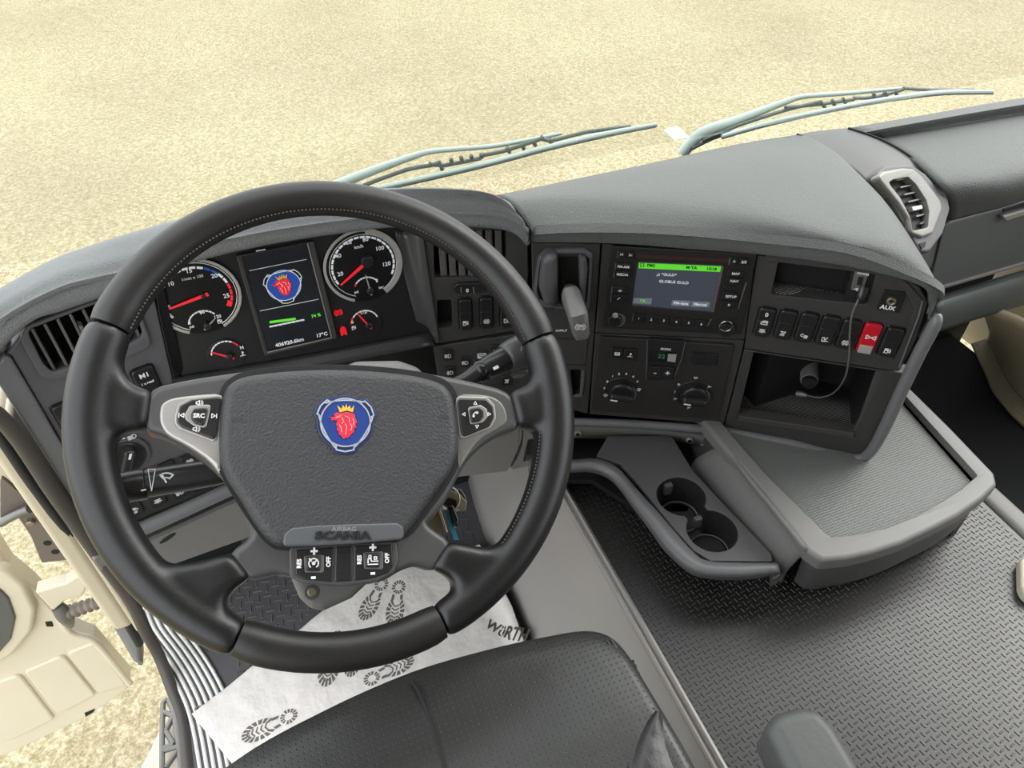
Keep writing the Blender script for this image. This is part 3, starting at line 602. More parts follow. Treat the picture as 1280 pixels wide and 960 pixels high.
def emblem(pl, cpx, rad, parent, h, lit=False, solid=True):
    """blue three-lobed badge with silver ring, curved triangle and a crowned griffin head"""
    c = V(pl.at(cpx, h)); blue = M_bluel if lit else M_blue; sil = M_whitel if lit else M_emsil; red = M_redl if lit else M_emred
    def pt(x, y): return (c.x + x * rad, c.y + y * rad)
    # lobed outline
    out = []
    for k in range(72):
        a = k * 5; d = min(abs((a - L + 180) % 360 - 180) for L in (33, 147, 270)); f = 1.0 + (.16 if d < 19 else (.16 * max(0, (27 - d) / 8) if d < 27 else 0)); out.append(pt(f * math.cos(R(a)) * .96, f * math.sin(R(a)) * .96))
    if solid:
        e = plate('emblem', pl, out, mat('emblem_rim', (40, 50, 96), .35) if not lit else blue, parent, h=h, t=.003, b=.0008, local=True, label='blue round emblem with a red crowned griffin head')
    else: e = plate('emblem', pl, [pt(math.cos(R(a * 10)) * .86, math.sin(R(a * 10)) * .86) for a in range(36)], blue, parent, h=h, t=.0006, b=.0001, local=True, label='blue emblem graphic with a red griffin head')
    if solid: plate('emblem_field', pl, [pt(math.cos(R(a * 10)) * .84, math.sin(R(a * 10)) * .84) for a in range(36)], blue, e, h=h + .0004, t=.0005, b=.0001, local=True)
    L = []
    for A in (33, 147, 270):   # lobe end caps outside the ring
        L.append([pt(f * math.cos(R(A + t_)), f * math.sin(R(A + t_))) for f, t_ in ((.84, -22), (1.0, -17), (1.02, 0), (1.0, 17), (.84, 22))])
    L.append([pt(.84 * math.cos(R(a)), .84 * math.sin(R(a))) for a in range(0, 361, 8)])
    for A in (33, 147, 270):   # bowed sides joining the lobes
        B_ = A + 120; p, q = V((.95 * math.cos(R(A + 17)), .95 * math.sin(R(A + 17)))), V((.95 * math.cos(R(B_ - 17)), .95 * math.sin(R(B_ - 17)))); m_ = (p + q) / 2; m_ = m_ * 1.22
        L.append([pt(*((1 - t_) ** 2 * p + 2 * t_ * (1 - t_) * m_ + t_ * t_ * q)) for t_ in [i / 10 for i in range(11)]])
    ribbon('emblem_line', pl, L, rad * (.035 if lit else .05), sil, e, h=h + .0011)
    head = ZH(112, 297, 130, 305, 128, 318, 140, 312, 160, 316, 152, 332, 160, 345, 156, 358, 168, 368, 166, 380, 180, 388, 190, 403, 205, 398, 222, 392, 232, 376, 244, 368, 243, 352, 256, 345, 250, 330, 258, 318, 248, 300, 246, 284, 225, 276, 200, 272, 175, 280, 155, 275, 140, 285, 148, 296, 130, 300)
    cx, cy = ZH(200, 322)[0]; hd = [pt((x - cx) / 31.6, -(y - cy) / 29.5) for x, y in head]
    plate('griffin_head', pl, hd, red, e, h=h + .0013, t=.0008, b=.0001, local=True, wn=False)
    crown = ZH(170, 275, 155, 240, 178, 258, 184, 238, 196, 252, 201, 230, 208, 252, 220, 238, 224, 258, 242, 238, 236, 272, 205, 265)
    plate('crown', pl, [pt((x - cx) / 31.6, -(y - cy) / 29.5) for x, y in crown], M_gold, e, h=h + .0013, t=.0008, b=.0001, local=True, wn=False)
    tufts = [ZH(150, 300, 168, 296, 176, 288), ZH(196, 292, 216, 300, 220, 320), ZH(180, 300, 190, 318, 182, 330), ZH(168, 335, 178, 350, 180, 370), ZH(198, 330, 206, 350, 200, 385), ZH(224, 330, 232, 345, 226, 362), ZH(236, 305, 242, 322, 236, 338)]
    ribbon('griffin_feather', pl, [[pt((x - cx) / 31.6, -(y - cy) / 29.5) for x, y in l] for l in tufts], rad * .022, sil, e, h=h + .0018)
    return e
emblem(QC, ZA(657, 308)[0], .0245, dd, .0046, lit=True, solid=False)

# --- panel right of the cluster: vent, thumb wheel, switches
v2 = thing('centre_left_fascia', 'dark panel right of the gauges with vent slats and switches', 'panel', (.26, .8, .55))
vh = ZB(202, 84, 640, 84, 636, 270, 630, 360, 206, 372)
plate('panel', P2, [(522, 282), (628, 282), (659, 297), (661, 340), (656, 412), (546, 430), (533, 360)], M_fascia, v2, h=0, t=.02, b=.002, r=.002, holes=[vh, ZB(222, 508, 308, 503, 316, 670, 226, 676)], hr=.003)
plate('duct', P2, ZB(170, 60, 660, 60, 660, 390, 180, 395), M_void, v2, h=-.03, t=.01, b=0)
plate('slot_back', P2, ZB(210, 500, 320, 500, 325, 685, 215, 685), M_void, v2, h=-.018, t=.004, b=0)
for k in range(7):
    x = 245 + 58 * k; u, vt = P2.at(ZB(x, 95)[0]); _, vb = P2.at(ZB(x, 372)[0])
    plate('slat', P2, [(u - .0045, vb), (u + .0045, vb), (u + .0045, vt), (u - .0045, vt)], mat('slat_brown', (84, 80, 77), .45), v2, h=-.003, t=.014, b=.0022, r=.001, local=True)
tw = plate('slider_switch', P2, ZB(325, 425, 345, 408, 510, 400, 527, 425, 520, 462, 345, 474, 328, 462), M_switch, v2, h=.005, t=.006, b=.002, r=.003)
text('0', P2, ZB(404, 448)[0], .008, M_white, tw, h=.0056); ribbon('symbol', P2, [ZB(365, 430, 368, 462), ZB(440, 428, 444, 462)], .0006, M_gring, tw, local=False, h=.0056)
for x, y, ic in ((392, 585, 'pump'), (516, 575, 'axle'), (636, 570, 'seat')):
    rocker(P2, ZB(x, y)[0], .0175, .054, M_switch, v2, ic, isz=.011, off=-.22)
lp = thing('lamp_button_panel', 'lower black panel of small headlamp buttons behind the right stalk', 'switch panel', (.26, .8, .42))
plate('bank_plate', P2, [(541, 434), (655, 417), (690, 420), (712, 428), (700, 505), (640, 525), (555, 520)], M_fascia, lp, h=.001, t=.02, b=.002, r=.002)
for x, y, ic in ((287, 830, 'headlamp'), (390, 870, 'headlamp'), (300, 930, 'fog'), (572, 800, 'lamp'), (600, 900, 'fog'), (640, 980, 'work')):
    u, v = P2.at(ZB(x, y)[0]); bt = plate('button', P2, box_local(u, v, .0165, .021), M_switch, lp, h=.004, t=.005, b=.0015, r=.005, local=True); sym(ic, P2, (u, v), .011, M_white, bt, h=.0044, local=True)
bt = plate('button', P2, ZB(458, 825, 520, 808, 528, 862, 462, 876), M_switch, lp, h=.004, t=.005, b=.001, r=.003); sym('window', P2, ZB(490, 840)[0], .016, M_white, bt, h=.0044)

# --- parking brake module
pk = thing('parking_brake_unit', 'grey parking brake lever standing in its rounded black housing', 'parking brake', (.38, .76, .5))
plate('panel', PP, [(664, 304), (751, 305), (743, 420), (735, 518), (668, 500), (666, 410)], M_fascia, pk, h=0, t=.02, b=.002, r=.002, holes=[ZB(950, 245, 1068, 245, 1075, 520, 955, 520), ZC(928, 270, 990, 275, 990, 410, 945, 415)])
plate('slot_back', PP, ZB(930, 230, 1090, 230, 1090, 560, 930, 560), mat('slot_brown', (42, 40, 38), .5), pk, h=-.018, t=.004, b=0)
plate('slot_back', PP, ZC(915, 255, 1005, 255, 1005, 430, 915, 430), M_void, pk, h=-.018, t=.004, b=0)
plate('housing_rim', PP, ZB(800, 450, 825, 260, 875, 205, 1110, 200, 1160, 240, 1140, 560, 1120, 570, 940, 565, 810, 500), M_fasciaL, pk, h=.006, t=.008, b=.004, r=.008, holes=[ZB(826, 450, 845, 265, 890, 232, 1100, 228, 1135, 260, 1118, 545, 850, 545)], hr=.008)
plate('cheek', PP, ZB(832, 440, 850, 280, 890, 240, 945, 245, 948, 540, 870, 555), M_fasciaL, pk, h=.022, t=.024, b=.009, r=.010, steps=5)
plate('cheek', PP, ZB(1075, 250, 1120, 262, 1128, 330, 1108, 540, 1080, 520), M_fasciaL, pk, h=.014, t=.016, b=.006, r=.006, steps=4)
lv0 = PP.P(*ZB(1020, 440)[0], -.005); lv1 = PP.P(*ZB(1025, 480)[0], .03); lv2 = PP.P(*ZB(1065, 590)[0], .055); lv3 = PP.P(*ZB(1085, 700)[0], .055)
tube('lever', [lv0, lv1, lv2, lv3, lv3 + V((0, -.003, -.008))], [(.008, .009), (.0125, .014), (.0135, .014), (.0115, .011), (.008, .006)], M_trim, pk, n=20, sq=3.2)
PT = Pl(PP.P(*ZB(1082, 668)[0], .0690), PP.ux, (PP.uy * 1.0 + PP.n * .15))
sym('brake', PT, ZB(1082, 668)[0], .018, M_white, pk); text('P', PT, ZB(1082, 668)[0], .010, M_white, pk)
text('SUPPLY', PP, ZB(968, 688)[0], .005, M_white, pk); ribbon('panel_seam', PP, [ZB(885, 735, 1130, 740, 1115, 895, 920, 890)], .001, M_void, pk, local=False)
plate('slot_edge', PP, ZC(990, 270, 1010, 285, 995, 420, 950, 425, 948, 416, 980, 410), M_trimd, pk, h=.003, t=.004, b=.001)

# --- radio
rd = thing('radio', 'black car radio with colour screen and a green status bar', 'radio', (.51, .70, .55))
plate('surround', PR, [(753, 305), (945, 318), (931, 425), (744, 416)], M_fascia, rd, h=0, t=.02, b=.0015, r=.002)
scr = ZD(258, 144, 668, 162, 614, 386, 230, 354)
plate('faceplate', PR, ZD(132, 68, 832, 106, 750, 494, 82, 460), mat('radio_black', (36, 34, 34), .42), rd, h=.006, t=.008, b=.0015, r=.003, holes=[scr], hr=.001)
rs = plate('screen', PR, scr, M_screen, rd, h=.0045, t=.002, b=0, label='lit grey radio screen')
ribbon('screen_edge', PR, [ZD(664, 170, 618, 382)], .003, mat('screen_rim', (96, 88, 84), .4), rd, local=False, h=.0062)
plate('status_bar', PR, ZD(264, 149, 660, 166, 654, 192, 262, 174), M_green, rs, h=.0050, t=.0005, b=0)
DK = mat('screen_ink', (20, 40, 20), .5)
for s_, p, z_, m_ in (('[ ]  FM2', (305, 160), .0060, DK), ('M TA', (516, 172), .0060, DK), ('13:18', (612, 178), .0060, DK), ('*GULD*', (408, 206), .0056, M_whitel), ('GLOBUS GULD', (431, 241), .0058, M_whitel)): text(s_, PR, ZD(*p)[0], z_, m_, rs, h=.0058)
sym('note', PR, ZD(357, 206)[0], .006, M_whitel, rs, h=.0058)
for s_, q, m_ in (('TA', (240, 318, 328, 320, 322, 348, 235, 342), M_green), ('FM-data', (424, 328, 512, 332, 506, 358, 418, 354), M_whitel), ('Manual', (518, 334, 605, 338, 600, 362, 514, 360), M_whitel)):
    pb = ZD(*q); bb = plate('screen_button', PR, pb, M_screenb, rs, h=.0052, t=.0006, b=0); text(s_, PR, (sum(x for x, _ in pb) / 4, sum(y for _, y in pb) / 4), .0062, m_, bb, h=.0058)
slot = plate('disc_slot', PR, ZD(245, 108, 700, 132, 697, 146, 245, 124), mat('slot_red', (62, 40, 38), .35), rd, h=.0066, t=.001, b=.0002)
def rbtn(q, s_=None, ic=None, parent=rd, pl=PR, sz=.0052, h=.009, m=M_switch):
    pb = ZD(*q); cx, cy = sum(x for x, _ in pb) / 4, sum(y for _, y in pb) / 4
    bb = plate('button', pl, pb, m, parent, h=h, t=.004, b=.0008, r=.001)
    if s_: text(s_, pl, (cx, cy), sz, M_white, bb, h=h + .0004)
    if ic: sym(ic, pl, (cx, cy), sz * 1.1, M_white, bb, h=h + .0004)
    return bb
rbtn((163, 94, 202, 96, 200, 124, 160, 120), ic='prev'); rbtn((206, 96, 242, 99, 240, 128, 204, 124), ic='next')
rbtn((154, 150, 228, 156, 224, 187, 150, 180), 'FM-AM'); rbtn((148, 188, 224, 192, 220, 223, 145, 218), 'MEDIA')
rbtn((137, 264, 210, 270, 207, 302, 134, 296), ic='volume'); rbtn((132, 302, 206, 306, 203, 342, 129, 334), ic='phone')
rbtn((706, 124, 742, 127, 738, 157, 702, 154), ic='tri_up'); rbtn((748, 128, 792, 131, 788, 163, 744, 158), '2/3')
rbtn((694, 184, 768, 190, 764, 218, 688, 213), 'MAP'); rbtn((686, 220, 762, 226, 757, 254, 681, 248), 'NAV')
rbtn((672, 262, 736, 266, 735, 276, 671, 272)); rbtn((668, 290, 748, 298, 742, 332, 662, 324), 'SETUP'); rbtn((660, 332, 738, 338, 732, 372, 654, 364), ic='back')
for k in range(6):
    x = 238 + 60 * k; y = 398 + 5.6 * k; rbtn((x, y - 2, x + 54, y + 3, x + 50, y + 36, x - 4, y + 32), str(k + 1))
ribbon('button_edge', PR, [ZD(163, 92, 160, 122), ZD(152, 152, 149, 180), ZD(146, 190, 143, 218), ZD(135, 266, 132, 296), ZD(130, 304, 127, 334), ZD(238, 394, 230, 426), ZD(700, 126, 696, 156), ZD(610, 420, 592, 452), ZD(778, 245, 740, 368)], .0016, M_silverd, rd, local=False, h=.0075)
ku = PR.at(ZD(148, 402)[0]); k_ = disc('volume_knob', PR, ku, .0100, M_switch, rd, h=.014, t=.012, b=.002, label='round black volume knob'); disc('knob_ring', PR, PR.at(ZD(160, 410)[0]), .0118, M_silverd, rd, h=.0072, t=.003, b=.001); disc('knob_cap', PR, PR.at(ZD(150, 402)[0], .0145), .0042, M_gring, k_, h=.0148, t=.002, b=.001)
ku = PR.at(ZD(680, 446)[0]); k_ = disc('tuning_knob', PR, ku, .0115, M_switch, rd, h=.014, t=.012, b=.001, label='round black tuning knob with a bright ring'); u, v = PR.at(ZD(682, 452)[0], .0145)
disc('knob_ring', PR, (u, v), .0090, M_chrome, k_, h=.0155, t=.003, b=.0008, holes=[circ((u, v), .0078)])
# --- climate panel
cp = thing('climate_panel', 'black climate panel with two round dials below the radio', 'control panel', (.53, .69, .4))
plate('surround', PR, [(744, 417), (931, 426), (905, 531), (737, 518)], M_fascia, cp, h=-.001, t=.02, b=.0015, r=.002)
plate('faceplate', PR, ZD(76, 503, 722, 545, 645, 903, 32, 858), mat('climate_brown', (44, 41, 40), .45), cp, h=.004, t=.006, b=.0015, r=.003)
for q, ic in (((132, 560, 190, 562, 186, 612, 130, 608), 'window'), ((194, 563, 254, 568, 246, 620, 190, 613), 'temp'), ((518, 582, 580, 585, 574, 637, 512, 633), None), ((583, 586, 645, 590, 636, 643, 577, 638), None)): rbtn(q, ic=ic, parent=cp, h=.008, sz=.009)
mod = plate('temperature_module', PR, ZD(306, 514, 486, 526, 470, 610, 432, 708, 302, 712), M_switch, cp, h=.007, t=.006, b=.001, r=.003)
plate('temperature_display', PR, ZD(316, 574, 446, 582, 438, 630, 312, 620), M_black, cp, h=.0085, t=.002, b=.0004)
text('22', PR, ZD(372, 598)[0], .0105, mat('dim_green', (30, 84, 44), .5, emit=.4), cp, h=.0092); plate('display_patch', PR, ZD(404, 586, 444, 588, 438, 626, 400, 620), M_gring, cp, h=.0090, t=.0004, b=0)
text('ECON', PR, ZD(392, 563)[0], .0052, M_white, cp, h=.008)
rbtn((314, 646, 372, 650, 368, 706, 310, 700), '-', parent=cp, h=.011, sz=.014); rbtn((376, 650, 434, 654, 422, 708, 372, 706), '+', parent=cp, h=.011, sz=.013)
ribbon('module_edge', PR, [ZD(304, 520, 298, 705), ZD(486, 528, 470, 605, 432, 700)], .0012, M_silverd, cp, local=False, h=.0075)
def dial(cx, cy, rad, marks, lab):
    c = PR.at(ZD(cx, cy)[0]); d = disc('dial', PR, c, rad, M_switch, cp, h=.0055, t=.004, b=.001, label=lab)
    u, v = c[0] + .003, c[1] - .005
    disc('dial_skirt', PR, (u, v), rad * .82, M_silverd, cp, h=.0062, t=.003, b=.003)
    disc('dial_body', PR, c, rad * .72, M_switch, d, h=.014, t=.009, b=.004)
    u, v = c; g_ = rad * .68
    plate('dial_grip', PR, [(u - g_, v - .006), (u + g_, v - .0085), (u + g_, v + .0055), (u - g_, v + .008)], M_switch, d, h=.026, t=.014, b=.005, r=.006, local=True)
    ribbon('symbol', PR, [[(u - g_ * .85, v - .001), (u - g_ * .35, v - .002)]], .0026, M_white, d, h=.0264)
    for s_, p in marks:
        if s_ in SYM: sym(s_, PR, ZD(*p)[0], .0075, M_white, cp, h=.0068)
        else: text(s_, PR, ZD(*p)[0], .0058, M_white, cp, h=.0068)
dial(180, 752, .0265, [('1', (137, 693)), ('2', (168, 682)), ('3', (203, 682)), ('4', (236, 695)), ('0', (112, 718)), ('II', (98, 750)), ('4', (256, 718)), ('spiral', (264, 757)), ('spiral', (104, 785))], 'left round fan dial')
dial(528, 770, .0275, [('wiper', (536, 702)), ('face', (602, 745)), ('face', (582, 820)), ('face', (503, 845)), ('back', (455, 733)), ('I', (436, 768)), ('face', (438, 802))], 'right round airflow dial')

# --- switch panel with bins
sw = thing('switch_panel', 'angled right panel with storage bins and a row of rockers', 'switch panel', (.7, .6, .4))
binU = ZE(250, 95, 565, 130, 530, 265, 220, 235); binL = ZE(145, 480, 705, 560, 572, 848, 75, 770)
usbh = ZE(565, 130, 668, 145, 632, 278, 530, 265)
plate('panel', PS, [(946, 319), (1130, 346), (1150, 360), (1160, 378), (1145, 425), (1124, 465), (930, 436)], M_fascia, sw, h=0, t=.02, b=.002, r=.004, holes=[ZE(250, 95, 668, 143, 632, 278, 220, 235)], hr=.004)
plate('panel', PS, [(930, 437), (1138, 468), (1115, 520), (1094, 562), (1074, 578), (906, 532)], M_fascia, sw, h=-.003, t=.02, b=.002, r=.004, holes=[binL], hr=.004)
plate('panel_edge', PS, ZE(200, 60, 700, 115, 800, 180, 870, 260, 850, 330, 770, 545, 745, 520, 800, 390, 830, 300, 790, 215, 690, 150, 195, 90), M_fascia, sw, h=.003, t=.005, b=.001, r=.003)
ribbon('panel_rim', PS, [ZE(868, 262, 850, 330, 768, 545, 780, 548)], .002, M_rail, sw, local=False, h=.0035)
def bin_(name, hole, depth, m, mfloor, parent, lean=.01):
    """open box behind the panel: back, two sides, roof and a floor mat"""
    p = [PS.at(q) for q in hole]; us = [q[0] for q in p]; vs_ = [q[1] for q in p]; u0, u1, v0, v1 = min(us), max(us), min(vs_), max(vs_)
    q = lambda u, v, h: PS.w(u, v, h)
    t0 = -.019
    vv = [q(u0, v0, t0), q(u1, v0, t0), q(u1, v1, t0), q(u0, v1, t0), q(u0 + lean, v0 - .0, -depth), q(u1 - lean, v0, -depth), q(u1 - lean, v1, -depth), q(u0 + lean, v1, -depth)]
    o = obj(name, vv, [(0, 4, 7, 3), (1, 2, 6, 5), (3, 7, 6, 2), (4, 5, 6, 7), (0, 1, 5, 4)], m, parent, smooth=0)
    s = o.modifiers.new('s', 'SOLIDIFY'); s.thickness = .002; s.offset = 0
    vv = [q(u0, v0 + .002, 0 - .004), q(u1, v0 + .002, -.004), q(u1 - lean, v0 + .006, -depth + .002), q(u0 + lean, v0 + .006, -depth + .002)]
    obj('bin_mat', vv + [x - V((0, 0, .003)) for x in vv], BOXF, mfloor, parent, smooth=0)
    return u0, u1, v0, v1
bin_('upper_bin', binU, .07, M_void, M_dots, sw)
u0, u1, v0, v1 = bin_('lower_bin', binL, .12, mat('bin_black', (26, 26, 26), .5), M_dots, sw, lean=.004)
plate('bin_lip', PS, ZE(80, 755, 575, 828, 572, 850, 76, 775), mat('lip_brown', (66, 62, 60), .45), sw, h=.001, t=.02, b=.001)
plate('bin_side_lit', PS, ZE(668, 562, 706, 566, 606, 822, 575, 836, 560, 830, 600, 760), mat('lip_brown', (66, 62, 60), .45), sw, h=-.004, t=.006, b=.002)  # lit right wall of the bin, its light put into the lighter brown
um = plate('usb_module', PS, usbh, M_switch, sw, h=-.002, t=.02, b=.001, r=.002, label='grey module with a USB port')
plate('port_frame', PS, ZE(578, 135, 640, 142, 612, 226, 560, 216), M_silverd, um, h=.003, t=.006, b=.0015, r=.002); plate('port', PS, ZE(594, 158, 616, 160, 606, 196, 586, 192), M_void, um, h=.0036, t=.002, b=.0003)
sym('usb', PS, ZE(586, 212)[0], .009, M_white, um, h=.0036); text('POWER', PS, ZE(614, 146)[0], .004, M_white, um, h=.0036)
au = plate('aux_plate', PS, ZE(705, 216, 800, 228, 766, 314, 670, 298), M_switch, sw, h=.003, t=.006, b=.001, r=.002, label='square AUX socket plate')
u, v = PS.at(ZE(733, 255)[0]); disc('aux_socket', PS, (u, v), .0058, M_brass, au, h=.006, t=.004, b=.001, holes=[circ((u, v), .0026, 16)]); text('AUX', PS, ZE(718, 291)[0], .0085, M_white, au, h=.0036, bold=.03)
ics = [('lamp', 'lamp'), ('work', 'work'), ('moon', 'moon'), ('seat', 'seat'), ('axle', 'axle'), ('hazard', None), ('pump', 'seat')]
for i, (x, y) in enumerate([(190, 347), (280, 358), (370, 370), (460, 383), (548, 398), (638, 414), (731, 433)]):
    if i == 5:
        o, u, v = rocker(PS, ZE(x, y)[0], .0215, .048, M_red, sw, None, label='red rocker switch with a hazard symbol')
        sym('hazard', PS, (u + .001, v + .004), .013, M_white, o, h=.0072, local=True)
        plate('switch_foot', PS, box_local(u, v - .0165, .0165, .013), M_gring, o, h=.0085, t=.003, b=.001, r=.001, local=True)
    else:
        o, u, v = rocker(PS, ZE(x, y)[0], .0215, .048, M_switch, sw, ics[i][0], isz=.0115)
        if i == 0: text('0', PS, (u, v + .0155), .009, M_white, o, h=.0072, local=True); sym('door', PS, (u, v + .002), .011, M_white, o, h=.0072, local=True)
# chrome plug in the lower bin, charging cable
sock = thing('charger_plug', 'metal cylinder plug sticking out inside the lower bin', 'plug', PS.w(*PS.at(ZE(385, 560)[0], -.09), -.09))
p0 = PS.P(*ZE(384, 512)[0], -.112); p1 = p0 + PS.n * .052
ax_ = (p1 - p0)
tube('plug_body', [p0, p0 + ax_ * .9, p1], [.0135, .0135, .0125], M_silver, sock, n=24); tube('plug_collar', [p1, p1 + ax_ * .12], [.0115, .0105], M_switch, sock, n=24)
cb = [PS.P(*ZE(608, 222)[0], .006), PS.P(*ZE(590, 262)[0], .016), PS.P(*ZE(566, 320)[0], .018), PS.P(*ZE(556, 400)[0], .016), PS.P(*ZE(553, 500)[0], .010), PS.P(*ZE(535, 590)[0], .0), PS.P(*ZE(490, 652)[0], -.03), PS.P(*ZE(430, 675)[0], -.045), PS.P(*ZE(365, 664)[0], -.045)]
cab = tube('charging_cable', cb, .0013, M_cable, sm=8, n=8, label='thin grey charging cable hanging from the USB port into the lower bin', cat='cable')
tube('plug', [PS.P(*ZE(618, 205)[0], .004), PS.P(*ZE(604, 240)[0], .012), PS.P(*ZE(598, 258)[0], .014)], [.0055, .0055, .003], M_switch, cab, n=10, sq=3)
tube('plug', [PS.P(*ZE(372, 666)[0], -.045), PS.P(*ZE(350, 660)[0], -.047), PS.P(*ZE(330, 658)[0], -.05)], [.003, .0046, .0046], M_silverd, cab, n=10)

# --- outer rails and lower edge of the centre console (part of the dashboard)
tube('side_rail', [PS.P(1172, 392, -.002), PS.P(1169, 404, .003), PS.P(1150, 440, .004), PS.P(1128, 486, .004), PS.P(1106, 534, .003), PS.P(1090, 562, .002), PS.P(1078, 572, .001), PS.P(1060, 574, 0)], [.004, .0080, .0085, .0085, .0085, .008, .0075, .007], M_rail, dash, sm=6)
tube('bottom_rail', [PS.P(1054, 573, 0), PS.P(1000, 557, 0), PS.P(960, 549, 0), PS.P(908, 540, 0), PR.P(850, 534, 0), PR.P(793, 530, 0), PR.P(742, 528, 0), PP.P(705, 527, 0), PP.P(668, 525, 0)], .0070, M_rail, dash, sm=6)
lt = [(668, 540), (720, 541), (800, 545), (862, 550), (905, 556)]
loft('lower_strip', [[PP.P(668, 533, -.006), PP.P(720, 534, -.006), PR.P(800, 538, -.006), PR.P(862, 543, -.006), PS.P(915, 552, -.006)], [PP.P(668, 548, -.016), PP.P(720, 548, -.016), PR.P(800, 549, -.016), PR.P(845, 552, -.016), PS.P(900, 563, -.016)]], M_trim, dash, su=5, sv=2, thick=.006)
for x, y in ((722, 540.5), (862, 549)):
    pl_ = PP if x < 750 else PR; u, v = pl_.at((x, y), -.009); disc('screw', pl_, (u, v), .0055, M_gring, dash, h=-.004, t=.006, b=.001); disc('screw_recess', pl_, (u, v), .0038, M_void, dash, h=-.0035, t=.002, b=.0004)
plate('latch', PR, ZL(805, 140, 850, 125, 876, 135, 870, 152, 845, 162), M_silverd, dash, h=-.004, t=.006, b=.002, r=.003)
# black filler behind the fascias so nothing is hollow from the side
bk = [(-.26, .83), (-.128, .86), (.19, .86), (.335, .82), (.425, .785), (.60, .69), (.755, .565), (.79, .60), (.86, .72), (.92, .95), (-.26, .95)]
plate('dark_filler', HZ(.688), bk, M_void, dash, h=0, t=.085, b=.002, local=True)
box('dark_filler', -.25, .60, .865, .94, .40, .60, M_void, dash)  # added black filler, paints the shade of the gap under the cluster
box('dark_filler', .52, .86, .72, .94, .40, .60, M_void, dash)
box('dark_filler', .66, .76, .645, .80, .40, .60, M_void, dash)

# --- passenger side of the dashboard
pd = thing('passenger_dashboard', 'grey passenger side dashboard with glovebox at the right edge', 'dashboard', (1.2, .85, .5))
def rowz(z, *a): return [onz(x, y, z) for x, y in zip(a[::2], a[1::2])]
tube('seam', [q + V((0, 0, .001)) for q in (onz(996, 168, .70), onz(1020, 179, .699), onz(1042, 192, .698), onz(1062, 208, .692), onz(1081, 225, .685))], .0014, M_void, pd, sm=3, n=6)
tube('seam', [q + V((0, 0, .0015)) for q in (onz(1060, 161, .70), onz(1101, 175, .698), onz(1140, 198, .688), onz(1175, 230, .666), onz(1188, 254, .635), onz(1184, 278, .592))], .0016, M_void, pd, sm=4, n=6)
loft('vent_strip', [[onz(995, 168, .70), onz(1028, 163, .702), onz(1060, 160, .70)], [onz(1036, 192, .698), onz(1070, 182, .70), onz(1101, 174, .698)], [onz(1080, 226, .685), onz(1112, 212, .69), onz(1140, 197, .688)], [onz(1115, 274, .66), onz(1146, 252, .662), onz(1174, 231, .665)], [onz(1130, 300, .62), onz(1160, 278, .625), onz(1188, 254, .63)], [onz(1130, 330, .57), onz(1158, 305, .575), onz(1184, 277, .59)], [onz(1120, 380, .50), onz(1150, 350, .50), onz(1176, 320, .51)]], M_trimd, pd, su=4, sv=4, thick=.006)
loft('passenger_top', [rowz(.70, 1060, 160, 1170, 141, 1280, 122, 1500, 88), rowz(.702, 1078, 164, 1176, 146.5, 1276, 129.5, 1504, 93), rowz(.701, 1082, 166, 1180, 148.5, 1280, 131.5, 1506, 95), rowz(.683, 1092, 173, 1186, 157, 1284, 140, 1512, 104), rowz(.684, 1098, 175, 1192, 161, 1290, 145, 1520, 110), rowz(.69, 1141, 198, 1210, 186, 1300, 170, 1540, 132), rowz(.68, 1174, 229, 1235, 222, 1310, 207, 1560, 165), rowz(.645, 1188, 254, 1250, 246, 1320, 232, 1580, 190), rowz(.60, 1184, 277, 1255, 259, 1330, 239, 1600, 192)], M_pad, pd, su=4, sv=4, thick=.006)
PG = vert(tuple(onz(1184, 277, .60)), 82)
plate('glovebox_lid', PG, [(1181, 281), (1260, 259), (1340, 237), (1342, 312), (1262, 334), (1180, 358), (1165, 345)], mat('lid_grey', (86, 90, 90), .5, ('noise', 800, .2, .0004)), pd, h=.0, t=.012, b=.002, r=.003)
plate('lid_edge', PG, [(1180, 358), (1262, 334), (1342, 311), (1342, 314), (1262, 337), (1180, 361)], M_silver, pd, h=.004, t=.004, b=.0008)
hb_ = plate('glovebox_handle', PG, [(1254, 262), (1285, 252), (1340, 237), (1340, 252), (1285, 268), (1258, 277)], M_void, pd, h=.002, t=.003, b=.001, r=.002)
plate('handle_lip', PG, [(1254, 271), (1285, 262), (1340, 247), (1340, 253), (1285, 268), (1258, 277)], M_silver, hb_, h=.012, t=.010, b=.002, r=.002)
loft('lower_shelf', [[PG.P(1165, 372, 0), PG.P(1230, 352, 0), PG.P(1345, 318, 0)], [PG.P(1172, 378, .03), PG.P(1230, 360, .03), PG.P(1345, 326, .03)], [PG.P(1165, 396, .034), PG.P(1230, 378, .034), PG.P(1345, 343, .034)], [PG.P(1150, 423, .01), PG.P(1225, 398, .01), PG.P(1345, 362, .01)]], mat('shelf_grey', (92, 98, 98), .5, vary=.05), pd, su=4, sv=4, thick=.006)
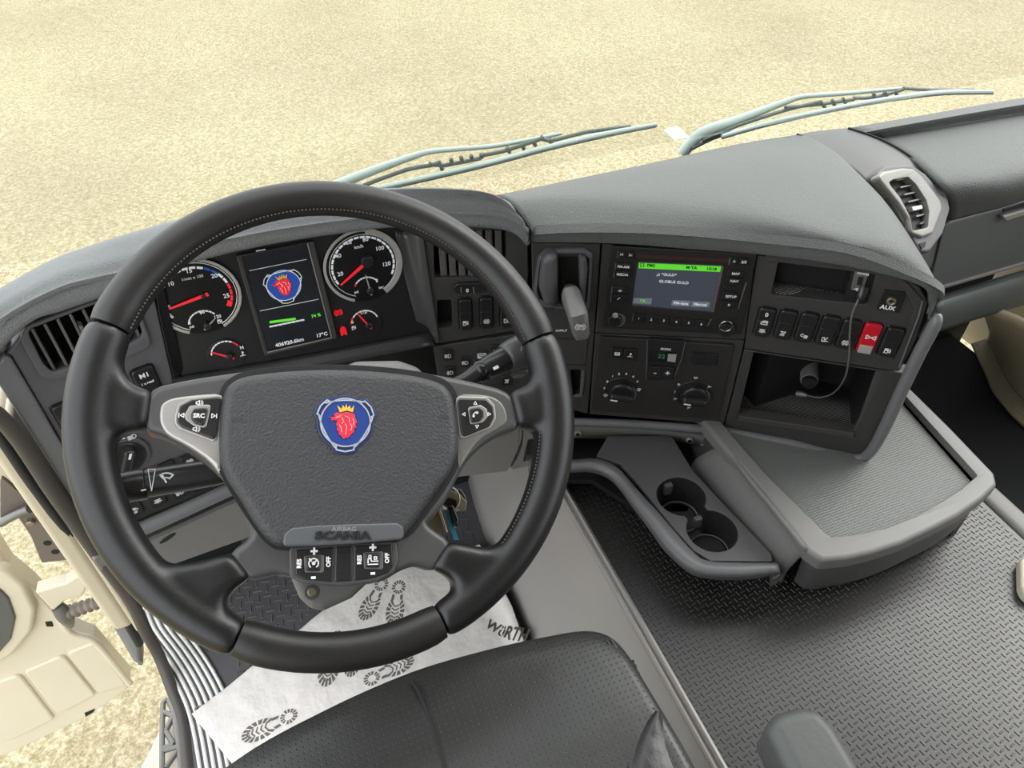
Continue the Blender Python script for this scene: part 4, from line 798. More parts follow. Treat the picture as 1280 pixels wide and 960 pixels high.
# round-cornered passenger vent: bright frame, slats
VM = Pl(onz(1140, 250, .665), (onz(1165, 225, .675) - onz(1115, 262, .672)), (onz(1120, 215, .69) - onz(1160, 290, .615)))
VM = Pl(VM.o, VM.ux, (VM.uy - VM.ux * VM.uy.dot(VM.ux)))
if VM.n.dot(CAM - VM.o) < 0: VM = Pl(VM.o, -VM.ux, VM.uy)
pv = thing('passenger_vent', 'silver framed air vent on the right side of the dashboard', 'air vent', VM.o)
hv = ZN(535, 490, 560, 478, 625, 466, 660, 500, 705, 570, 718, 620, 712, 690, 640, 706, 632, 640, 590, 560)
fo = ZN(488, 465, 510, 440, 600, 424, 650, 428, 690, 465, 770, 570, 778, 610, 735, 720, 690, 735, 635, 715, 625, 650, 580, 580)
plate('vent_frame', VM, fo, mat('vent_silver', (128, 125, 119), .4, metal=.3), pv, h=.018, t=.014, b=.004, r=.010, holes=[hv], hr=.006, n=5)
plate('duct', VM, fo, M_void, pv, h=.006, t=.012, b=0)
plate('vent_skirt', VM, ZN(475, 455, 520, 415, 640, 410, 700, 450, 800, 560, 812, 610, 780, 720, 720, 800, 680, 800, 615, 690, 560, 590), M_trimd, pv, h=.012, t=.02, b=.004, r=.012, holes=[hv])
for k in range(7):
    a = ZN(540 + 17.5 * k, 494 + 32 * k)[0]; b_ = ZN(min(645 + 14 * k, 716), 474 + 31 * k)[0]; p, q = V(VM.at(a)), V(VM.at(b_)); n_ = V((-(q - p).y, (q - p).x)).normalized() * .0012
    plate('slat', VM, [tuple(p - n_), tuple(q - n_), tuple(q + n_), tuple(p + n_)], M_silverd, pv, h=.012, t=.005, b=.0004, local=True)
plate('vent_tab', VM, ZN(640, 598, 684, 590, 690, 608, 646, 618), M_silver, pv, h=.015, t=.008, b=.001, r=.001)
plate('vent_wheel', VM, ZN(672, 762, 705, 752, 700, 775, 684, 788), M_void, pv, h=.0135, t=.004, b=.001)

# ================================================================= STEERING WHEEL
wt, ws = .93423, .11375; WC = V((.03498, .51469, .75873))
wn_ = V((math.sin(ws) * math.cos(wt), -math.cos(ws) * math.cos(wt), math.sin(wt))); wu = V((math.cos(ws), math.sin(ws), 0)); WP = Pl(WC, wu, wn_.cross(wu))
_a, _b = V(WP.at((425, 600))), V(WP.at((441, 600))); wu = (WP.ux * (_b - _a).x + WP.uy * (_b - _a).y).normalized(); WP = Pl(WC, wu, wn_.cross(wu))
wh = thing('steering_wheel', 'large black leather steering wheel with an emblem on its hub', 'steering wheel', WC)
def wang(px): u, v = WP.at(px, .008); return math.degrees(math.atan2(v, u)) % 360
# small departures of the outline from a true circle are left out: the rim is a plain ring
RC = .2085
def rimr(a):   # tube half widths: thicker where the thumbs rest
    k = max(math.cos(R(a)) ** 2, 0) ; k2 = max(0, math.cos(R(a - 225))) ** 8 * .5 + max(0, math.cos(R(a - 315))) ** 8 * .5
    return .0165 + .0035 * min(1, k ** 2 + k2 * .4)
def rim(a0, a1, m, lab=None):
    n = max(8, int(abs(a1 - a0) / 2.5)); path = []; rad = []
    for i in range(n + 1):
        a = a0 + (a1 - a0) * i / n; r = rimr(a); e = min(i, n - i); s = (.90, .985)[e] if e < 2 else 1
        path.append(WP.w((.2265 - r) * math.cos(R(a)), (.2265 - r) * math.sin(R(a)), 0)); rad.append(r * s)
    o = tube('rim_section', path, rad, m, wh, n=28)
    if lab: o['label'] = lab
    return o
sUR, sUL = wang((671, 422)), wang((131, 404)); sBL, sBR = wang((296, 802)), wang((553, 780))
rim(sUR, sUL, M_leather2, 'upper leather section with stitching'); gL = rim(sUL, sBL, M_leather); rim(sBL, sBR, M_leather2); gR = rim(sBR, sUR + 360, M_leather)
# stitching on the inner side of the rim
vs = []; fs = []
def stitches(a0, a1, step=1.05):
    a = a0
    while a < a1:
        r = rimr(a); ph = R(152); rr = (.2265 - r) + (r + .0002) * math.cos(ph); hh = (r + .0002) * math.sin(ph); i = len(vs); d = R(.26)
        for (da, dr) in ((-d, -.0006), (d, -.0006), (d, .0006), (-d, .0006)):
            for e in (0, .0009): x = R(a) + da; vs.append(WP.w((rr + dr - e * .6) * math.cos(x), (rr + dr - e * .6) * math.sin(x), hh + e * .7))
        fs.extend([(i + 1, i + 3, i + 5, i + 7), (i, i + 1, i + 3, i + 2), (i + 2, i + 3, i + 5, i + 4), (i + 4, i + 5, i + 7, i + 6), (i + 6, i + 7, i + 1, i)])
        a += step
stitches(sUR + 1, sUL - 1); stitches(sBR + 25, sUR + 335)
obj('stitching', vs, fs, M_stitch, wh, smooth=0, kind='stuff')
# leather webs where the rim flows into the spokes
def web(px, o, h=.012, t=.026, b=.009):
    # leather web flowing into a spoke: joined with the grip section into one skin
    poly = chaikin([WP.at(p, h - .004) for p in px], 2); vs, fs = plate_mesh(WP, ccw(poly), h, t, b, (), 4)
    bm = bmesh.new(); bm.from_mesh(o.data); w0 = WC; vv = [bm.verts.new(V(v) - WC) for v in vs]
    for f in fs:
        try: bm.faces.new([vv[i] for i in f])
        except ValueError: pass
    bmesh.ops.recalc_face_normals(bm, faces=bm.faces); bm.to_mesh(o.data); bm.free()
web([(118, 430), (148, 445), (158, 471), (172, 482), (192, 486), (188, 512), (184, 538), (162, 536), (146, 543), (138, 562), (134, 610), (108, 610), (100, 520)], gL)
web([(700, 430), (671, 430), (670, 466), (661, 480), (636, 488), (642, 510), (647, 535), (665, 533), (679, 545), (682, 565), (680, 600), (700, 600), (708, 520)], gR)
web([(150, 670), (172, 682), (195, 700), (215, 706), (255, 700), (290, 688), (303, 705), (316, 723), (296, 733), (283, 748), (283, 765), (300, 785), (280, 805), (200, 760)], gL)
web([(690, 640), (662, 632), (640, 670), (617, 685), (595, 682), (560, 674), (549, 692), (537, 711), (558, 718), (570, 732), (564, 748), (547, 766), (570, 785), (640, 740)], gR)
for o in (gL, gR):
    md = o.modifiers.new('skin', 'REMESH'); md.mode = 'VOXEL'; md.voxel_size = .0022; md.use_smooth_shade = True
    md = o.modifiers.new('smooth', 'SMOOTH'); md.factor = .6; md.iterations = 34
# spoke body behind the hub
bodyp = [(182, 485), (234, 473), (282, 466), (345, 457), (409, 455), (470, 457), (530, 464), (585, 474), (644, 489), (654, 535), (625, 543), (600, 560), (580, 582), (560, 625), (540, 650), (533, 655), (570, 680), (546, 716), (520, 707), (500, 714), (480, 727), (440, 734), (400, 732), (366, 722), (345, 718), (308, 728), (282, 694), (318, 668), (300, 632), (280, 600), (262, 583), (234, 562), (205, 545), (176, 537)]
plate('spoke_body', WP, bodyp, M_body, wh, h=.0055, t=.030, b=.007, ck=2, steps=5)
# satin trims
plate('spoke_trim', WP, [(198, 520), (200, 505), (212, 497), (240, 493), (284, 490), (278, 545), (278, 598), (262, 576), (234, 557), (208, 544), (200, 532)], M_silver, wh, h=.0068, t=.006, b=.003, ck=2, label='satin silver left spoke trim')
plate('spoke_trim', WP, [(566, 491), (608, 492), (625, 499), (634, 512), (636, 528), (622, 538), (600, 550), (585, 570), (572, 592), (568, 540)], M_silverd, wh, h=.0068, t=.006, b=.003, ck=2, label='satin grey right spoke trim')
hub = plate('hub_pad', WP, [(278, 489), (285, 478), (302, 468), (347, 462), (400, 459), (453, 460), (517, 466), (554, 476), (567, 490), (571, 510), (575, 545), (574, 568), (565, 592), (550, 612), (532, 638), (516, 660), (505, 674), (430, 680), (353, 686), (335, 677), (318, 655), (300, 625), (278, 592), (272, 565), (273, 530)], M_hub, wh, h=.016, t=.03, b=.010, ck=2, steps=6, label='grained airbag hub pad')
plate('hub_gap', WP, [(274, 489), (283, 475), (302, 464), (347, 458), (400, 455.5), (453, 456), (519, 462.5), (557, 473), (571, 489), (575, 510), (579, 545), (578, 570), (568, 596), (535, 642), (508, 678), (430, 684), (350, 690), (332, 680), (314, 657), (274, 594), (268, 565), (269, 530)], M_void, wh, h=.0064, t=.004, b=.0005, ck=2)
rec = plate('hub_badge_plate', WP, ZI(108, 205, 118, 130, 165, 92, 330, 76, 500, 70, 790, 62, 828, 90, 834, 160, 500, 190, 300, 200), mat('hub_smooth', (80, 82, 85), .45), wh, h=.0168, t=.006, b=.002, r=.005)
text('SCANIA', WP, ZI(468, 142)[0], .0092, mat('hub_letter', (22, 22, 24), .5), rec, h=.0176, bold=.05, ext=.0006, sx=1.42, rot=-1)
text('AIRBAG', WP, ZI(475, 102)[0], .0052, mat('hub_letter2', (130, 132, 134), .5), rec, h=.0172, rot=-1, sx=1.15)
emblem(WP, (432, 528), .0258, hub, .0172)
for x, y, rt_ in ((296, 524, 0), (556, 522, 180)): sym('horn', WP, (x, y), .011, mat('horn_mark', (58, 60, 62), .6), hub, h=.0164, rot=rt_)
# button pods
pod = plate('button_pod', WP, ZF(850, 270, 862, 220, 920, 190, 1066, 174, 1036, 386, 870, 322, 848, 300), M_switch, wh, h=.0095, t=.006, b=.0015, r=.004, label='left pod of audio buttons')
plate('pod_rim', WP, ZF(838, 272, 852, 212, 915, 180, 1072, 164, 1040, 398, 862, 332, 838, 304), M_silver, pod, h=.0078, t=.004, b=.001, r=.004)
plate('button_surround', WP, ZF(886, 262, 910, 218, 1014, 212, 990, 328, 930, 316, 890, 286), M_silver, pod, h=.0102, t=.002, b=.0008, r=.003)
plate('button', WP, ZF(915, 262, 928, 232, 1000, 226, 978, 316, 935, 304, 918, 284), M_switch, pod, h=.0130, t=.004, b=.0015, r=.003)
text('SRC', WP, ZF(955, 268)[0], .0052, M_white, pod, h=.0136, bold=.03)
for ic, p in (('volume', (957, 206)), ('volume', (942, 331)), ('prev', (872, 265)), ('next', (1027, 268))): sym(ic, WP, ZF(*p)[0], .0072, M_white, pod, h=.0100)
pod = plate('button_pod', WP, ZC(310, 426, 470, 430, 508, 470, 516, 530, 490, 580, 335, 644), M_switch, wh, h=.0095, t=.006, b=.0015, r=.005, label='right pod of arrow and telephone buttons')
plate('pod_rim', WP, ZC(303, 414, 474, 418, 518, 464, 526, 534, 496, 590, 330, 656), M_silver, pod, h=.0078, t=.004, b=.001, r=.005)
plate('button_surround', WP, ZC(370, 476, 440, 462, 476, 486, 480, 528, 450, 560, 384, 572), M_silver, pod, h=.0102, t=.002, b=.0008, r=.003)
plate('button', WP, ZC(378, 484, 436, 474, 458, 494, 458, 528, 436, 550, 388, 560), M_switch, pod, h=.0130, t=.004, b=.0015, r=.003)
sym('phone', WP, ZC(412, 515)[0], .0085, M_white, pod, h=.0136)
for ic, p in (('tri_up', (411, 453)), ('tri_dn', (420, 581)), ('tri_l', (348, 514)), ('tri_r', (487, 513))): sym(ic, WP, ZC(*p)[0], .0062, M_white, pod, h=.0100)
plate('pod_frame', WP, [(361, 689), (364, 683), (430, 679), (496, 676), (499, 700), (493, 716), (470, 728), (430, 733), (382, 730), (362, 722)], M_body, wh, h=.0075, t=.012, b=.002, r=.005)
def lowpod(px, lab): return plate('button_pod', WP, px, M_switch, wh, h=.0085, t=.006, b=.0012, r=.002, label=lab)
p1_ = lowpod(ZI(185, 225, 415, 207, 410, 415, 240, 400, 186, 372), 'lower left pod with cruise buttons')
p2_ = lowpod(ZI(424, 206, 524, 200, 522, 408, 418, 415), 'plain blank between the lower pods')
p3_ = lowpod(ZI(535, 199, 760, 190, 766, 320, 738, 360, 650, 392, 533, 408), 'lower right pod with hill descent buttons')
for pp_, c_, ic in ((p1_, (298, 302), 'cruise'), (p3_, (650, 282), 'slope')):
    x, y = c_; plate('button_surround', WP, ZI(x - 62, y - 42, x + 58, y - 50, x + 56, y + 58, x - 56, y + 56), M_silverd, pp_, h=.0090, t=.002, b=.0006, r=.002)
    plate('button', WP, ZI(x - 55, y - 38, x + 38, y - 42, x + 36, y + 48, x - 52, y + 46), M_switch, pp_, h=.0115, t=.004, b=.002, r=.002)
    sym(ic, WP, ZI(x - 4, y + 2)[0], .0105, M_white, pp_, h=.0121)
for pp_, s_, p, z_, ro in ((p1_, '+', (297, 236), .011, 0), (p1_, '-', (293, 382), .012, 0), (p3_, '+', (645, 214), .011, 0), (p3_, '-', (645, 357), .012, 0), (p1_, 'RES', (209, 306), .0050, 90), (p1_, 'OFF', (383, 295), .0050, 90), (p3_, 'RES', (566, 283), .0050, 90), (p3_, 'OFF', (730, 273), .0050, 90)):
    text(s_, WP, ZI(*p)[0], z_, M_white, pp_, h=.0090, rot=ro, bold=.04)
ribbon('groove', WP, [ZI(430, 240, 512, 238), ZI(428, 360, 512, 358)], .0008, M_void, p2_, local=False, h=.0089)

# --- steering column, stalks, ignition
sc_ = thing('steering_column', 'light grey plastic steering column shroud behind the wheel', 'steering column', WC - wn_ * .3)
plate('shroud', WP, [(345, 470), (400, 462), (425, 457), (445, 447), (500, 446), (526, 455), (545, 480), (548, 600), (500, 700), (400, 720), (320, 640), (310, 520)], M_trim, sc_, h=-.055, t=.08, b=.018, r=.02, steps=5)
plate('column', WP, [(370, 520), (420, 500), (520, 500), (540, 560), (520, 650), (420, 690), (350, 640)], M_trimd, sc_, h=-.14, t=.24, b=.02, r=.03, steps=4)
tab = plate('lower_tab', WP, [(360, 700), (366, 727), (375, 748), (388, 760), (404, 764), (440, 748), (470, 720), (460, 690)], M_trim, sc_, h=-.042, t=.03, b=.008, r=.010, steps=4)
u, v = WP.at((390, 740), -.040); disc('screw_well', WP, (u, v), .0070, M_trimd, tab, h=-.0412, t=.004, b=.001, n=24); disc('screw', WP, (u, v), .0042, M_brass, tab, h=-.0395, t=.004, b=.001, n=20)
st = thing('wiper_stalk', 'thick black wiper stalk pointing left behind the wheel', 'stalk', WC - wn_ * .07 - wu * .15)
HS = -.035
LS = lambda pts, h=HS: [WP.P(x, y, h) for x, y in pts]
tube('stalk_arm', LS([(330, 560), (284, 586), (245, 594), (184, 604)]), [.009, .0115, .0125, .0128], M_switch, st, sm=5, n=24)
tube('stalk_tip', LS([(183, 604.5), (180, 605), (146, 611), (128, 613)]), [.0128, .0138, .0138, .0120], M_switch, st, n=28)
tube('stalk_ring', LS([(151, 610), (147, 611)]), [.0142, .0142], M_black, st, n=28)
tube('stalk_end', LS([(146, 611), (137, 612)]), [.0125, .0125], M_body, st, n=28)
sym('wiper', WP, (208, 597.5), .0145, M_white, st, h=HS + .0130); sym('wedge', WP, (188, 600), .021, M_white, st, h=HS + .0130, wd=.0007)
ribbon('symbol', WP, [[(177, 613), (182, 612)]], .0012, M_white, st, h=HS + .0145, local=False)
st = thing('retarder_stalk', 'thick black stalk with ringed knob behind the right rim', 'stalk', WC - wn_ * .07 + wu * .15)
tube('stalk_arm', LS([(520, 510), (560, 486), (583, 475), (597, 466)]), [.0065, .0072, .0085, .0100], M_switch, st, sm=5, n=24)
tube('stalk_ring', LS([(595, 467), (598, 465.5), (603, 463), (606, 461)]), [.0098, .0120, .0120, .0105], M_black, st, n=28)
tube('stalk_grip', LS([(604, 462), (612, 458), (628, 450), (633, 447.5)]), [.0110, .0122, .0130, .0128], M_switch, st, n=28)
tube('stalk_knob', LS([(632, 448), (636, 446), (655, 438), (668, 433), (674, 431)]), [.0135, .0160, .0178, .0165, .012], M_body, st, sm=3, n=28)
ribbon('symbol', WP, [[(618, 460.5), (622, 458.5)]], .0032, M_white, st, h=HS + .0128, local=False)
plate('stalk_foot', WP, ZC(630, 265, 700, 260, 705, 290, 640, 296), M_body, st, h=-.04, t=.02, b=.003, r=.004)
sym('face', WP, ZC(668, 158)[0], .007, M_gring, st, h=HS + .0172)
# ignition keys hanging under the column on the right
ky = thing('ignition_keys', 'bunch of steel keys with a blue tag hanging from the ignition', 'keys', onz(555, 650, .5))
KP = Pl(WC - wn_ * .085, wu, WP.uy)
kc = lambda *a: crop(400, 600, 4)(*a)
plate('lock_barrel', KP, kc(600, 60, 640, 30, 710, 40, 740, 90, 730, 150, 640, 140, 590, 110), M_switch, ky, h=0, t=.03, b=.003, r=.006)
plate('key', KP, kc(595, 70, 640, 45, 700, 70, 735, 110, 728, 160, 690, 145, 680, 100, 640, 88, 600, 110), M_brass, ky, h=.006, t=.003, b=.0006, r=.002)
tube('key_ring', [KP.w(*V(KP.at(kc(645, 95)[0])) + V((.009 * math.cos(a / 16 * math.tau), .012 * math.sin(a / 16 * math.tau))), .012) if 0 else KP.w(KP.at(kc(640, 100)[0])[0] + .010 * math.cos(a / 16 * math.tau), KP.at(kc(640, 100)[0])[1] + .012 * math.sin(a / 16 * math.tau), .010) for a in range(16)], .0011, M_chrome, ky, closed=True, n=8)
plate('key', KP, kc(545, 170, 575, 130, 600, 125, 625, 180, 615, 240, 600, 300, 560, 290, 530, 250), M_brass, ky, h=.009, t=.003, b=.0006, r=.003)
plate('key', KP, kc(575, 110, 590, 100, 640, 260, 625, 265), M_chrome, ky, h=.012, t=.003, b=.0006)
plate('key_fob', KP, kc(640, 130, 670, 120, 700, 200, 690, 240, 665, 225), M_black, ky, h=.014, t=.008, b=.003, r=.003)
plate('tag', KP, kc(622, 150, 640, 145, 695, 300, 672, 300), M_teal, ky, h=.011, t=.002, b=.0005)
# right knee cover with curved edge, coil cable
kr = thing('column_side_cover', 'light grey curved knee cover right of the steering column', 'panel', (.25, .75, .35))
KR = Pl(P2.P(600, 560, .02), P2.ux, (P2.n * .15 + P2.uy))
plate('knee_cover', KR, ZC(260, 640, 300, 540, 640, 500, 655, 600, 652, 680, 620, 770, 585, 828, 290, 862), M_trim, kr, h=0, t=.012, b=.003, r=.008)
plate('side_cover', KR, ZC(658, 560, 830, 520, 838, 640, 800, 790, 700, 800, 600, 822, 640, 760, 668, 680, 670, 620), M_trim, kr, h=-.006, t=.012, b=.003, r=.004, holes=[ZC(700, 655, 775, 640, 785, 760, 672, 775)])
plate('recess_back', KR, ZC(690, 640, 800, 630, 800, 790, 660, 790), M_trimd, kr, h=-.03, t=.004, b=0)
coil = [KR.P(*ZC(762 + 18 * math.cos(i * .8), 655 + 2.6 * i + 10 * math.sin(i * .8))[0], -.010 + .006 * math.sin(i * .8)) for i in range(34)]
tube('coiled_cable', coil, .0016, M_void, kr, n=8, label='black coiled cable')
tube('hose', [KR.P(*ZC(775, 700)[0], -.012), KR.P(*ZC(772, 760)[0], -.010)], .0045, M_void, kr, n=12)
disc('fastener', KR, KR.at(ZC(770, 762)[0], -.004), .0052, M_chrome, kr, h=-.003, t=.004, b=.001, n=20)

# ================================================================= LOWER CENTRE: shelf with cup holders, storage console
sh = thing('cup_holder_shelf', 'dark curved shelf with two round cup holders under the dashboard', 'shelf', (.5, .5, TZ))
HS1 = HZ(.352)
inn = [(660, 573), (716, 574), (745, 573), (772, 584), (798, 613), (820, 637), (841, 661), (867, 690), (886, 701), (930, 703), (971, 703)]
outr = [(660, 590), (713, 590), (740, 590), (766, 602), (793, 637), (812, 662), (830, 687), (859, 714), (886, 723), (930, 724), (976, 718)]
def cupc(x, y): return HS1.at((x, y))
c1, c2 = cupc(851.5, 620), cupc(890, 663); cr_ = .0365
def cups(grow=0):   # outline of the two joined wells
    r = cr_ + grow; P = []
    d = V(c2) - V(c1); a = math.degrees(math.atan2(d.y, d.x)); op = 30
    P += [(c1[0] + r * math.cos(R(a + op + t_)), c1[1] + r * math.sin(R(a + op + t_))) for t_ in [i * (360 - 2 * op) / 28 for i in range(29)]]
    P += [(c2[0] + r * math.cos(R(a + 180 + op + t_)), c2[1] + r * math.sin(R(a + 180 + op + t_))) for t_ in [i * (360 - 2 * op) / 28 for i in range(29)]]
    return P
well = cups()
plate('shelf_plate', HS1, [HS1.at(p) for p in [(745, 570), (775, 580), (800, 608), (841, 659), (867, 688), (888, 701), (966, 702), (964, 692), (905, 630), (866, 588), (840, 545), (760, 545)]], M_trimd, sh, h=0, t=.006, b=.001, r=.004, local=True, holes=[well], hr=0)
obj('cup_wells', [HS1.w(u, v, -.001) for u, v in well] + [HS1.w(*(V(p) * .93 + (V(c1) + V(c2)) * .035), -.055) for p in well], [(i, (i + 1) % len(well), (i + 1) % len(well) + len(well), i + len(well)) for i in range(len(well))] + [tuple(range(len(well), 2 * len(well)))], mat('cup_black', (48, 47, 47), .4), sh, smooth=50)
for c in (c1, c2):
    a_ = (c[0] + .004, c[1] - .002); disc('cup_floor', HS1, a_, .027, M_rubber, sh, h=-.052, t=.003, b=.001, n=36)
    tube('cup_rim', [HS1.w(a_[0] + .029 * math.cos(t_ / 24 * math.tau), a_[1] + .029 * math.sin(t_ / 24 * math.tau), -.050) for t_ in range(24)], .0012, M_trim, sh, closed=True, n=8)
    plate('cup_clip', HS1, box_local(c[0] - .003, c[1] + cr_ - .006, .013, .008), M_trimd, sh, h=-.006, t=.02, b=.002, r=.002, local=True)
loft('shelf_rail', [[onz(x, y, .352) for x, y in inn], [onz(x, y - 1, .366).lerp(onz(a, b_, .366), .25) for (x, y), (a, b_) in zip(inn, outr)], [onz(a, b_, .362).lerp(onz(x, y, .362), .3) for (x, y), (a, b_) in zip(inn, outr)], [onz(a, b_, .35).lerp(onz(x, y, .35), .08) for (x, y), (a, b_) in zip(inn, outr)], [onz(a, b_ + 1, .325) for (a, b_) in outr]], M_rail, sh, su=4, sv=4, thick=.004)
plate('shelf_end', HS1, [(966, 700), (975, 704), (977, 718), (966, 724)], M_trimd, sh, h=.0, t=.02, b=.003, r=.002)
plate('void_sheet', HZ(.30), [(700, 540), (860, 540), (870, 600), (860, 640), (800, 640), (740, 600), (700, 600)], M_void, sh, h=0, t=.01, b=.001, local=False)  # black sheet painting the shade of the void behind the shelf

stg = thing('storage_console', 'grey storage console with a textured tray top on the engine tunnel', 'console', (.8, .5, TZ))
RZ = .40; HT = HZ(RZ)
innr = [(925, 556), (960, 595), (1000, 635), (1037, 671), (1071, 668), (1106, 660.5), (1144, 645.5), (1179, 626), (1202, 611), (1222, 594), (1180, 548), (1132, 495), (1050, 412), (940, 447), (876, 497)]
outp = [(902, 556), (855, 497), (930, 430), (1050, 395), (1135, 481), (1190, 535), (1244, 591), (1247, 605), (1228, 623), (1198, 643.5), (1164, 661), (1128, 678), (1091, 690), (1060, 697), (1027, 700), (1008, 687), (955, 615)]
plate('tray_rim', HT, outp, M_trim, stg, h=.0, t=.022, b=.007, r=.010, holes=[innr], hr=.006, steps=5)
plate('tray_mat', HT, [(915, 560), (960, 600), (1037, 680), (1110, 668), (1185, 632), (1228, 598), (1132, 488), (1060, 433), (870, 495)], M_tray, stg, h=-.012, t=.006, b=0)
def inw(p, k, c): return V((p.x + (c.x - p.x) * k, p.y + (c.y - p.y) * k, p.z))
cc = V((.80, .55, 0))
top_ = [onz(x, y, RZ - .012) for x, y in [(1008, 690), (1027, 702), (1060, 698), (1091, 692), (1130, 679), (1164, 663), (1200, 645), (1228, 625), (1244, 603)]]
rowsb = [[inw(q, .01, cc) for q in top_], [V((q.x, q.y, .36)) + V((0, .002, 0)) for q in [inw(q, .015, cc) for q in top_]], [V((q.x, q.y, .32)) for q in [inw(q, .04, cc) for q in top_]], [V((q.x, q.y, .295)) for q in [inw(q, .07, cc) for q in top_]], [V((q.x, q.y, .281)) for q in [inw(q, .13, cc) for q in top_]]]
loft('console_body', rowsb, M_trimd, stg, su=4, sv=4, thick=.004)
# left wall of the console running back under the dashboard
wl = [(905, 553), (930, 590), (970, 640), (1008, 688)]
lw = [[onz(x - 2, y + 2, RZ - .004) for x, y in wl], [onz(x - 5, y + 4, .385) for x, y in wl], [onz(x, y, .335) for x, y in [(868, 575), (893, 612), (935, 665), (980, 716)]], [onz(x, y, .283) for x, y in [(864, 592), (890, 628), (930, 676), (976, 729)]]]
loft('console_side', lw, M_trim, stg, su=4, sv=4, thick=.006)
box('console_base', .62, .86, .50, .90, .283, .37, M_void, stg)
plate('console_wall', vert((onz(1236, 606, .40).x, onz(1236, 606, .40).y, 0), 8), [(-.0, .281), (.42, .281), (.42, .388), (-.0, .388)], M_trimd, stg, h=0, t=.01, b=.001, local=True)
plate('console_wall', vert((onz(912, 556, .40).x, onz(912, 556, .40).y, 0), 12), [(-.0, .281), (.3, .281), (.3, .388), (-.0, .388)], M_trimd, stg, h=0, t=.01, b=.001, local=True)

# ================================================================= SEAT, ARMREST, PAPER
seat = thing('driver_seat', 'black perforated leather driver seat cushion in the foreground', 'seat', (.05, .05, .2))
def seatrow(y, dz, xs, zs): return [V((x, y + dy, z + dz)) for (x, dy), z in zip(xs, zs)]
ctrlx = [-.28, -.22, -.14, -.05, .04, .12, .18, .232, .256, .265, .269]
zt = [.42, .485, .497, .50, .499, .50, .503, .503, .496, .46, .38]
fy = [.25, .335, .368, .383, .390, .384, .374, .362, .342, .322, .305]   # front edge y of each column
def srow(k, z_off, bulge=0): return [V((x, f * 1.0 - k, z + z_off + bulge * (1 - abs(x) / .3))) for x, z, f in zip(ctrlx, zt, fy)]
def xr(r, d): return [V((p.x + d * (i / 10), p.y, p.z)) for i, p in enumerate(r)]
rows = [[V((x * .97, f - .05, .36)) for x, f in zip(ctrlx, fy)], [V((x, f - .012, min(z, .44))) for x, f, z in zip(ctrlx, fy, zt)], srow(.0, -.018), srow(.015, -.003), srow(.05, .004), xr(srow(.12, .004), .004), xr(srow(.2, 0), .006), xr(srow(.35, -.004), .008), xr(srow(.55, -.01), .010)]
loft('cushion', rows, M_seatp, seat, su=6, sv=6, thick=.01)
def seatz(x, y):
    from bisect import bisect
    i = max(0, min(len(ctrlx) - 2, bisect(ctrlx, x) - 1)); t = max(0, min(1, (x - ctrlx[i]) / (ctrlx[i + 1] - ctrlx[i]))); return zt[i] * (1 - t) + zt[i + 1] * t
def onseat(x, y, up=.004):
    z = .50
    for _ in range(6): p = onz(x, y, z); z = seatz(p.x, p.y) + up
    return onz(x, y, z)
tube('seam', [onseat(516, 853, -.001), onseat(522, 862, .003), onseat(530, 880), onseat(541, 905), onseat(549, 930), onseat(556, 960), onseat(562, 985)], .0018, M_void, seat, sm=4, n=8)
OZ = lambda z, *a: [onz(x, y, z) for x, y in a]
tube('seam', OZ(.5045, (818, 886), (803, 902), (792, 925), (786, 948), (784, 975), (783, 1000)), .0016, M_void, seat, sm=4, n=8)
loft('bolster', [OZ(.5040, (819, 887), (804, 903), (793, 925), (787, 950), (785, 1000)), OZ(.511, (822, 889), (815, 906), (808, 928), (805, 952), (806, 1000)), OZ(.508, (825, 890), (826, 910), (826, 932), (828, 955), (836, 1000)), OZ(.500, (827, 891), (836, 911), (845, 934), (856, 957), (874, 1000))], M_seat, seat, su=4, sv=4, thick=.006, label='smooth worn leather side bolster')
edge = OZ(.500, (764, 800), (786, 836), (806, 868), (824, 896), (846, 934), (866, 968), (884, 1000))
tube('piping', edge, .0018, M_seat, seat, sm=4, n=8)
tube('stitching', [p + V((-.005, 0, .0022)) for p in edge], .0007, M_stitch, seat, sm=4, n=6)
box('seat_base', -.2, .22, -.5, .22, .0, .33, M_void, seat)
arm = thing('armrest', 'padded grey armrest with rounded end at the bottom of the picture', 'armrest', (.4, .1, .5))
AP = HZ(.52)
ar = [(958, 905), (970, 888), (1000, 879), (1024, 882), (1046, 905), (1130, 1040), (1020, 1040), (985, 960)]
plate('arm_pad', AP, ar, mat('arm_grey', (72, 74, 72), .5, ('noise', 160, .3, .001)), arm, h=.02, t=.05, b=.014, r=.016, steps=6)
box('arm_post', .38, .44, -.35, -.1, .28, .5, M_void, arm)

paper = thing('paper_mat', 'white paper floor mat printed with grey shoe soles', 'paper mat', (.05, .7, .003))
pp_px = [(246, 893), (300, 850), (372, 800), (440, 752), (520, 700), (575, 640), (620, 690), (660, 760), (680, 850), (560, 960), (420, 1040), (296, 960)]
PF = HZ(.008)
poly = [PF.at(p) for p in [(240, 893), (436, 738), (530, 672), (600, 690), (640, 770), (655, 812), (640, 900), (520, 1010), (296, 962)]]
